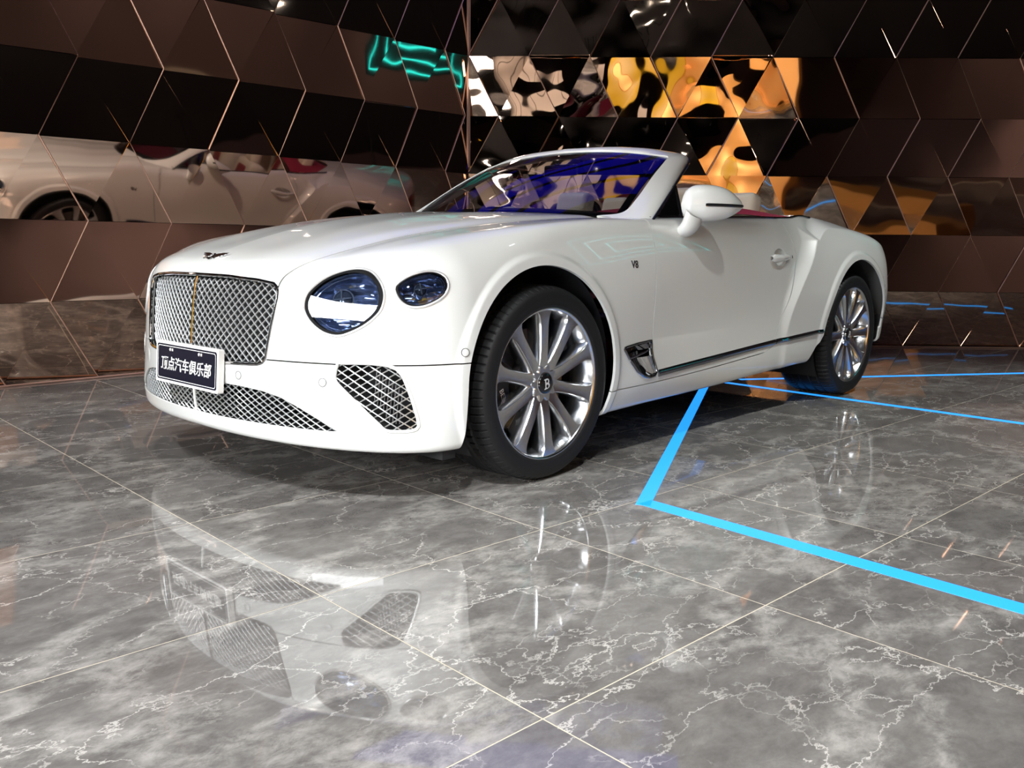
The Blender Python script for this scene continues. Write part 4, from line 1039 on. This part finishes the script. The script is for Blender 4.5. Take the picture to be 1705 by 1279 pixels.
def mirror_wall(name, d, nrm, sgn, pitch, offA, L, rows, yaw, label, dent_until, sgn_slash):
    """s runs from the corner along d*sgn; nrm points into the stand"""
    d3 = np.array([*(d * sgn), 0]); n3 = np.array([*nrm, 0]); K3 = np.array([*WALL_K, 0])
    def pt(s, z, dep): return K3 + d3 * s + n3 * dep + np.array([0, 0, z])
    b = MB(); A_, B_ = pt(-.3, 0, -.17), pt(L, 0, -.17); C_, D_ = pt(-.3, 0, -.22), pt(L, 0, -.22); Hh = rows * RH
    b.add([A_, B_, D_, C_] + [p + np.array([0, 0, Hh]) for p in (A_, B_, D_, C_)], [(0, 3, 2, 1), (4, 5, 6, 7), (0, 1, 5, 4), (1, 2, 6, 5), (2, 3, 7, 6), (3, 0, 4, 7)])
    w = tag(fixnormals(b.build(name, M_MATBLACK, smooth=False)), label, kind='structure')
    prot = .043
    def seam_off(i): return offA if i % 2 == 0 else offA + pitch / 2
    for i in range(rows):
        z0, z1 = i * RH + .0015, (i + 1) * RH - .0015; dz0, dz1 = (0, prot) if i % 2 == 0 else (prot, 0)
        # even rows lean "\" in the picture, odd rows "/"
        sh = (pitch / 2) * (1 if i % 2 == 0 else -1) * sgn_slash        # bottom = top + sh along +s
        for k in range(-2, int(L / pitch) + 3):
            t0 = seam_off(i + 1) + k * pitch; g = .003
            T0, T1 = (t0 + g, z1), (t0 + pitch - g, z1); B0, B1 = (t0 + sh + g, z0), (t0 + pitch + sh - g, z0)
            tris = [(B0, B1, T1), (B0, T1, T0)] if sh > 0 else [(B0, B1, T0), (B1, T1, T0)]
            dn_ = t0 < dent_until; jit = rnd.uniform(-.032, .032) if dn_ else rnd.uniform(-.006, .006); yj = yaw + rnd.uniform(-.6, .6)
            sm = t0 + pitch / 2 + sh / 2; fold = rnd.uniform(-.035, .045) if dn_ else rnd.uniform(-.007, .010)
            V = []; F = []
            for ti, tr in enumerate(tris):
                P = clip_poly(list(tr), lambda p: p[0] - .003)
                P = clip_poly(P, lambda p: L - p[0]) if P else P
                if len(P) < 3: continue
                V0 = len(V)
                for (s, z) in P:
                    u = (z - z0) / (z1 - z0); dep = dz0 + (dz1 - dz0) * u
                    lin = (s - (sm + sh * (.5 - u)))           # across the panel, -pitch/2..pitch/2
                    dep += math.tan(math.radians(yj)) * lin + jit * (2 * u - 1) * (1 if ti == 0 else -.6) + (fold * (abs(lin) / (pitch / 2)))
                    V.append(pt(s, z, dep - .03))
                F.append(tuple(range(V0, len(V))))
            if not F: continue
            if np.dot(np.cross(V[F[0][1]] - V[F[0][0]], V[F[0][2]] - V[F[0][1]]), n3) < 0: F = [f[::-1] for f in F]
            # returns so that each panel is a thin folded sheet
            E = []
            for f in F:
                for q in range(len(f)): E.append((f[q], f[(q + 1) % len(f)]))
            nv = len(V); V2 = list(V) + [v - n3 * .02 for v in V]
            F2 = list(F) + [(a, nv + a, nv + c, c) for a, c in E]
            me = mesh('mirror_panel', V2, F2, False); sc_ = sm
            o = link('mirror_panel', me, M_BRONZE2 if sc_ < dent_until else M_BRONZE, w)
            # copper edge strip on the leaning joint
            e0, e1 = (t0, z1), (t0 + sh, z0); P = clip_poly([e0, e1, e1], lambda p: p[0] - .005)
            P = [p for p in P if p[0] <= L]
            if len(P) >= 2:
                q0, q1 = P[0], P[1]; r_ = []
                for (s, z) in (q0, q1):
                    u = (z - z0) / (z1 - z0); r_.append(pt(s, z, dz0 + (dz1 - dz0) * u + abs(math.tan(math.radians(yaw))) * pitch / 2 - .028))
                if np.linalg.norm(r_[0] - r_[1]) > .02:
                    bb = MB(); bb.tube(r_, .0048, 4, up=n3); bb.build('panel_trim', M_COPPER, w, smooth=False)
    return w
mirror_wall('wall_left', WDL, NL, -1, .556, .042, 6.4, 7, -6.0, 'faceted bronze mirror wall of leaning panels left of the corner', -1, -1)
mirror_wall('wall_right', WDR, NR, 1, .541, .27, 7.2, 8, 1.5, 'faceted bronze mirror wall of dented triangular panels right of the corner', 2.9, 1)
b = MB(); b.box((WALL_K[0] - .012, WALL_K[1] - .012, 0), (WALL_K[0] + .012, WALL_K[1] + .012, 8 * RH)); tag(b.build('trim_1', M_COPPER, smooth=False), kind='structure')
b = MB()
for d, sg, L_ in ((WDL, -1, 6.4), (WDR, 1, 7.2)):
    n_ = NL if sg < 0 else NR; p0 = WALL_K + n_ * .03; p1 = WALL_K + d * sg * L_ + n_ * .03; b.tube([(p0[0], p0[1], .006), (p1[0], p1[1], .006)], .007, 4)
tag(b.build('baseboard_back', M_COPPER, smooth=False), kind='structure')
# ---------------------------------------------------------------- dark exhibition hall round the stand and its lamps
M_HALL = mat('hall_dark_wall', (.13, .085, .085), .7)
M_CEIL = mat('hall_ceiling', (.012, .012, .014), .8)
for nm, lo, hi in (('wall_front', (-13.2, -13, 0), (-13, 13, 7)), ('wall_back', (13, -13, 0), (13.2, 13, 7)), ('wall_near', (-13, -13.2, 0), (13, -13, 7)), ('wall_far', (-13, 13, 0), (13, 13.2, 7))):
    b = MB(); b.box(lo, hi); tag(b.build(nm, M_HALL, smooth=False), kind='structure')
b = MB(); b.box((-13, -13, 7), (13, 13, 7.2)); tag(b.build('ceiling', M_CEIL, smooth=False), kind='structure')
# blue-lit ceiling canopy above the corner of the stand
M_BLUE = mat('blue_canopy', (.01, .01, .2), .5, emit=(.02, .015, 1.0), es=.55)
cn = empty('ceiling_canopy', (3.3, 3.1, 4.9)); tag(cn, 'blue lit ceiling canopy with dark beams above the mirrored corner', 'canopy')
for k in range(5):
    b = MB(); b.box((-2.4 + .95 * k, -2.4, 0), (-2.4 + .95 * k + .78, 2.4, .05)); b.build('blue_panel', M_BLUE, cn, smooth=False)
for k in range(6):
    b = MB(); b.box((-2.555 + .95 * k, -2.5, -.08), (-2.425 + .95 * k, 2.5, .10)); b.build('beam', M_MATBLACK, cn, smooth=False)
cn.rotation_euler = (0, 0, .6)
# bright light-box screen in front of the car
def lightbox(name, label, loc, rz, w, h, es, col, frame=.05):
    r = empty(name, loc, rz); tag(r, label, 'light box')
    b = MB(); b.box((-w / 2 - frame, -.12, -h / 2 - frame), (w / 2 + frame, -.015, h / 2 + frame)); b.build('frame', M_MATBLACK, r, smooth=False)
    b = MB(); b.box((-w / 2, -.015, -h / 2), (w / 2, 0, h / 2)); m = mat(name + '_glow', (.8, .8, .8), .5, emit=col, es=es); b.build('screen', m, r, smooth=False)
    for s in (-1, 1):
        b = MB(); b.box((s * w * .42 - .05, -.11, -loc[2]), (s * w * .42 + .05, -.03, -h / 2 - frame)); b.build('post', M_MATBLACK, r, smooth=False)
    return r
lightbox('screen_light_box', 'long white light box facing the front of the white car', (-6.9, -1.6, 2.1), math.radians(-90 + 8), 5.2, 1.25, 30, (.97, .99, 1))
# unseen stand added so the mirror walls have gold and yellow to reflect
M_GOLD = mat('reflection_gold', (.85, .42, .10), .35, .3)
M_YELL = mat('reflection_yellow', (.85, .52, .02), .35)
gs = empty('reflection_stand', (-2.5, -7.2, 0)); tag(gs, 'unseen gold and yellow display stand added for the mirror wall to reflect', 'display stand')
b = MB(); b.box((-.6, -.1, 0), (2.1, .1, 3.4)); b.build('gold_panel', M_GOLD, gs, smooth=False)
b = MB(); b.box((-2.0, -.1, 0), (-.65, .1, 3.4)); b.build('yellow_panel', M_YELL, gs, smooth=False)
b = MB(); b.box((-.6, .1, 0), (5.6, 1.0, .28)); b.build('plinth', M_GOLD, gs, smooth=False)
M_TAN = mat('reflection_tan', (.72, .60, .50), .6)  # added panels out of view, giving pale tan reflections in the right wall
tw = empty('reflection_backdrop', (-5.6, -5.6, 0), math.radians(-45)); tag(tw, 'unseen pale tan backdrop added behind the viewer for the mirror wall to reflect', 'backdrop')
for k in range(3):
    b = MB(); b.box((-1.7 + .86 * k, -.1, 0), (-1.7 + .86 * k + .80, 0, 3.1)); b.build('backdrop_panel', M_TAN, tw, smooth=False)
def spot(name, loc, target, power, size, blend, col, rad=.06, label=None):
    loc = Vector(loc); d = (Vector(target) - loc).normalized(); M = Matrix.Translation(loc) @ (-d).to_track_quat('Z', 'Y').to_matrix().to_4x4()
    r = empty(name, loc); tag(r, label, 'spotlight', 'ceiling spotlights')
    b = MB(); b.lathe([(.0, .24), (.06, .24), (.085, .20), (.085, -.02), (.078, -.02), (.074, .03)], 24, Matrix.Translation(-loc) @ M); b.build('lamp_housing', M_MATBLACK, r)
    b = MB(); b.lathe([(.074, .012), (0, .012)], 24, Matrix.Translation(-loc) @ M); b.build('lamp_lens', mat('lamp_lens_glow', (1, 1, 1), .3, emit=col, es=30), r)
    b = MB(); b.tube([(0, 0, .12), (0, 0, 7.0 - loc.z)], .015, 6); b.build('drop_rod', M_MATBLACK, r)
    l = bpy.data.lights.new(name + '_light', 'SPOT'); l.energy = power; l.spot_size = math.radians(size); l.spot_blend = blend; l.color = col; l.shadow_soft_size = rad
    lo = bpy.data.objects.new('lamp_light', l); COL.objects.link(lo); lo.parent = r; lo.matrix_local = Matrix.Translation(-loc) @ M @ Matrix.Translation((0, 0, -.03))
    return r
WARM, COOL = (1, .93, .84), (.95, .985, 1)
DAY = (.95, 1, .97)
S_ = [((-4.6, -2.6, 5.0), (-1.1, -.5, .3), 600, 44, COOL, 'spotlight hung in front of the car aimed at its grille'),
      ((-4.0, -4.2, 5.2), (-2.0, -2.5, 0), 2100, 46, COOL, 'spotlight hung behind the viewer aimed at the foreground floor'),
      ((-.2, -3.3, 6.2), (.6, -2.9, 0), 700, 50, DAY, 'spotlight hung beside the car aimed at the floor by the front wheel'),
      ((3.5, -3.3, 6.2), (3.1, -2.7, 0), 1080, 52, DAY, 'spotlight hung beside the car aimed at the floor by the rear wheel'),
      ((-3.4, 1.6, 5.2), (-1.0, .8, .5), 380, 46, COOL, 'spotlight hung at the far side aimed at the far front corner of the car'),
      ((-.6, 2.3, 5.4), (.9, .9, .6), 420, 60, WARM, 'spotlight hung by the left mirror wall aimed at the far door of the car'),
      ((-3.4, -5.6, 5.0), (-3.9, -7.2, 1.8), 450, 70, WARM, 'spotlight lighting the yellow panel of the added gold stand'),  # this and the next two light the added reflection stand and backdrop
      ((-1.2, -5.6, 5.0), (-1.5, -7.2, 1.8), 420, 70, WARM, 'spotlight lighting the gold panel of the added gold stand'),
      ((-4.4, -4.2, 5.2), (-5.6, -5.6, 1.8), 520, 70, COOL, 'added spotlight lighting the added tan backdrop'),
      ((3.5, -9.0, 5.8), (3.5, -13, 3.2), 700, 110, WARM, 'added spotlight brightening the hall wall across from the car door'),  # last two lamps are added to lift the hall walls in the mirrors
      ((9.0, -8.0, 5.8), (12.5, -11, 3.0), 700, 110, WARM, 'added spotlight brightening the far corner of the hall')]
for loc, tg_, pw, sz, c_, lb in S_: spot('ceiling_spotlight', loc, tg_, pw, sz, .6, c_, .08, lb)
# teal neon sign at the end of the mirrored wall
M_TEAL = mat('teal_neon', (.0, .3, .3), .4, emit=(.02, .75, .75), es=5)
ns = empty('neon_sign', (6.3, -4.4, 2.7), math.radians(116)); tag(ns, 'teal neon outline sign hanging past the end of the mirrored wall', 'neon sign')
b = MB(); b.box((-.10, -.9, -.75), (-.03, .9, .75)); b.build('backboard', M_MATBLACK, ns, smooth=False)
for k in range(3):
    w_, h_2 = .78 - .24 * k, .62 - .2 * k; b = MB(); b.tube([(0, -w_, -h_2), (0, w_, -h_2), (0, w_, h_2), (0, -w_, h_2)], .014, 6, closed=True); b.build('neon_tube', M_TEAL, ns)
for s in (-1, 1):
    b = MB(); b.tube([(-.06, s * .7, .75), (-.06, s * .7, 4.3)], .012, 6); b.build('hanger', M_MATBLACK, ns)
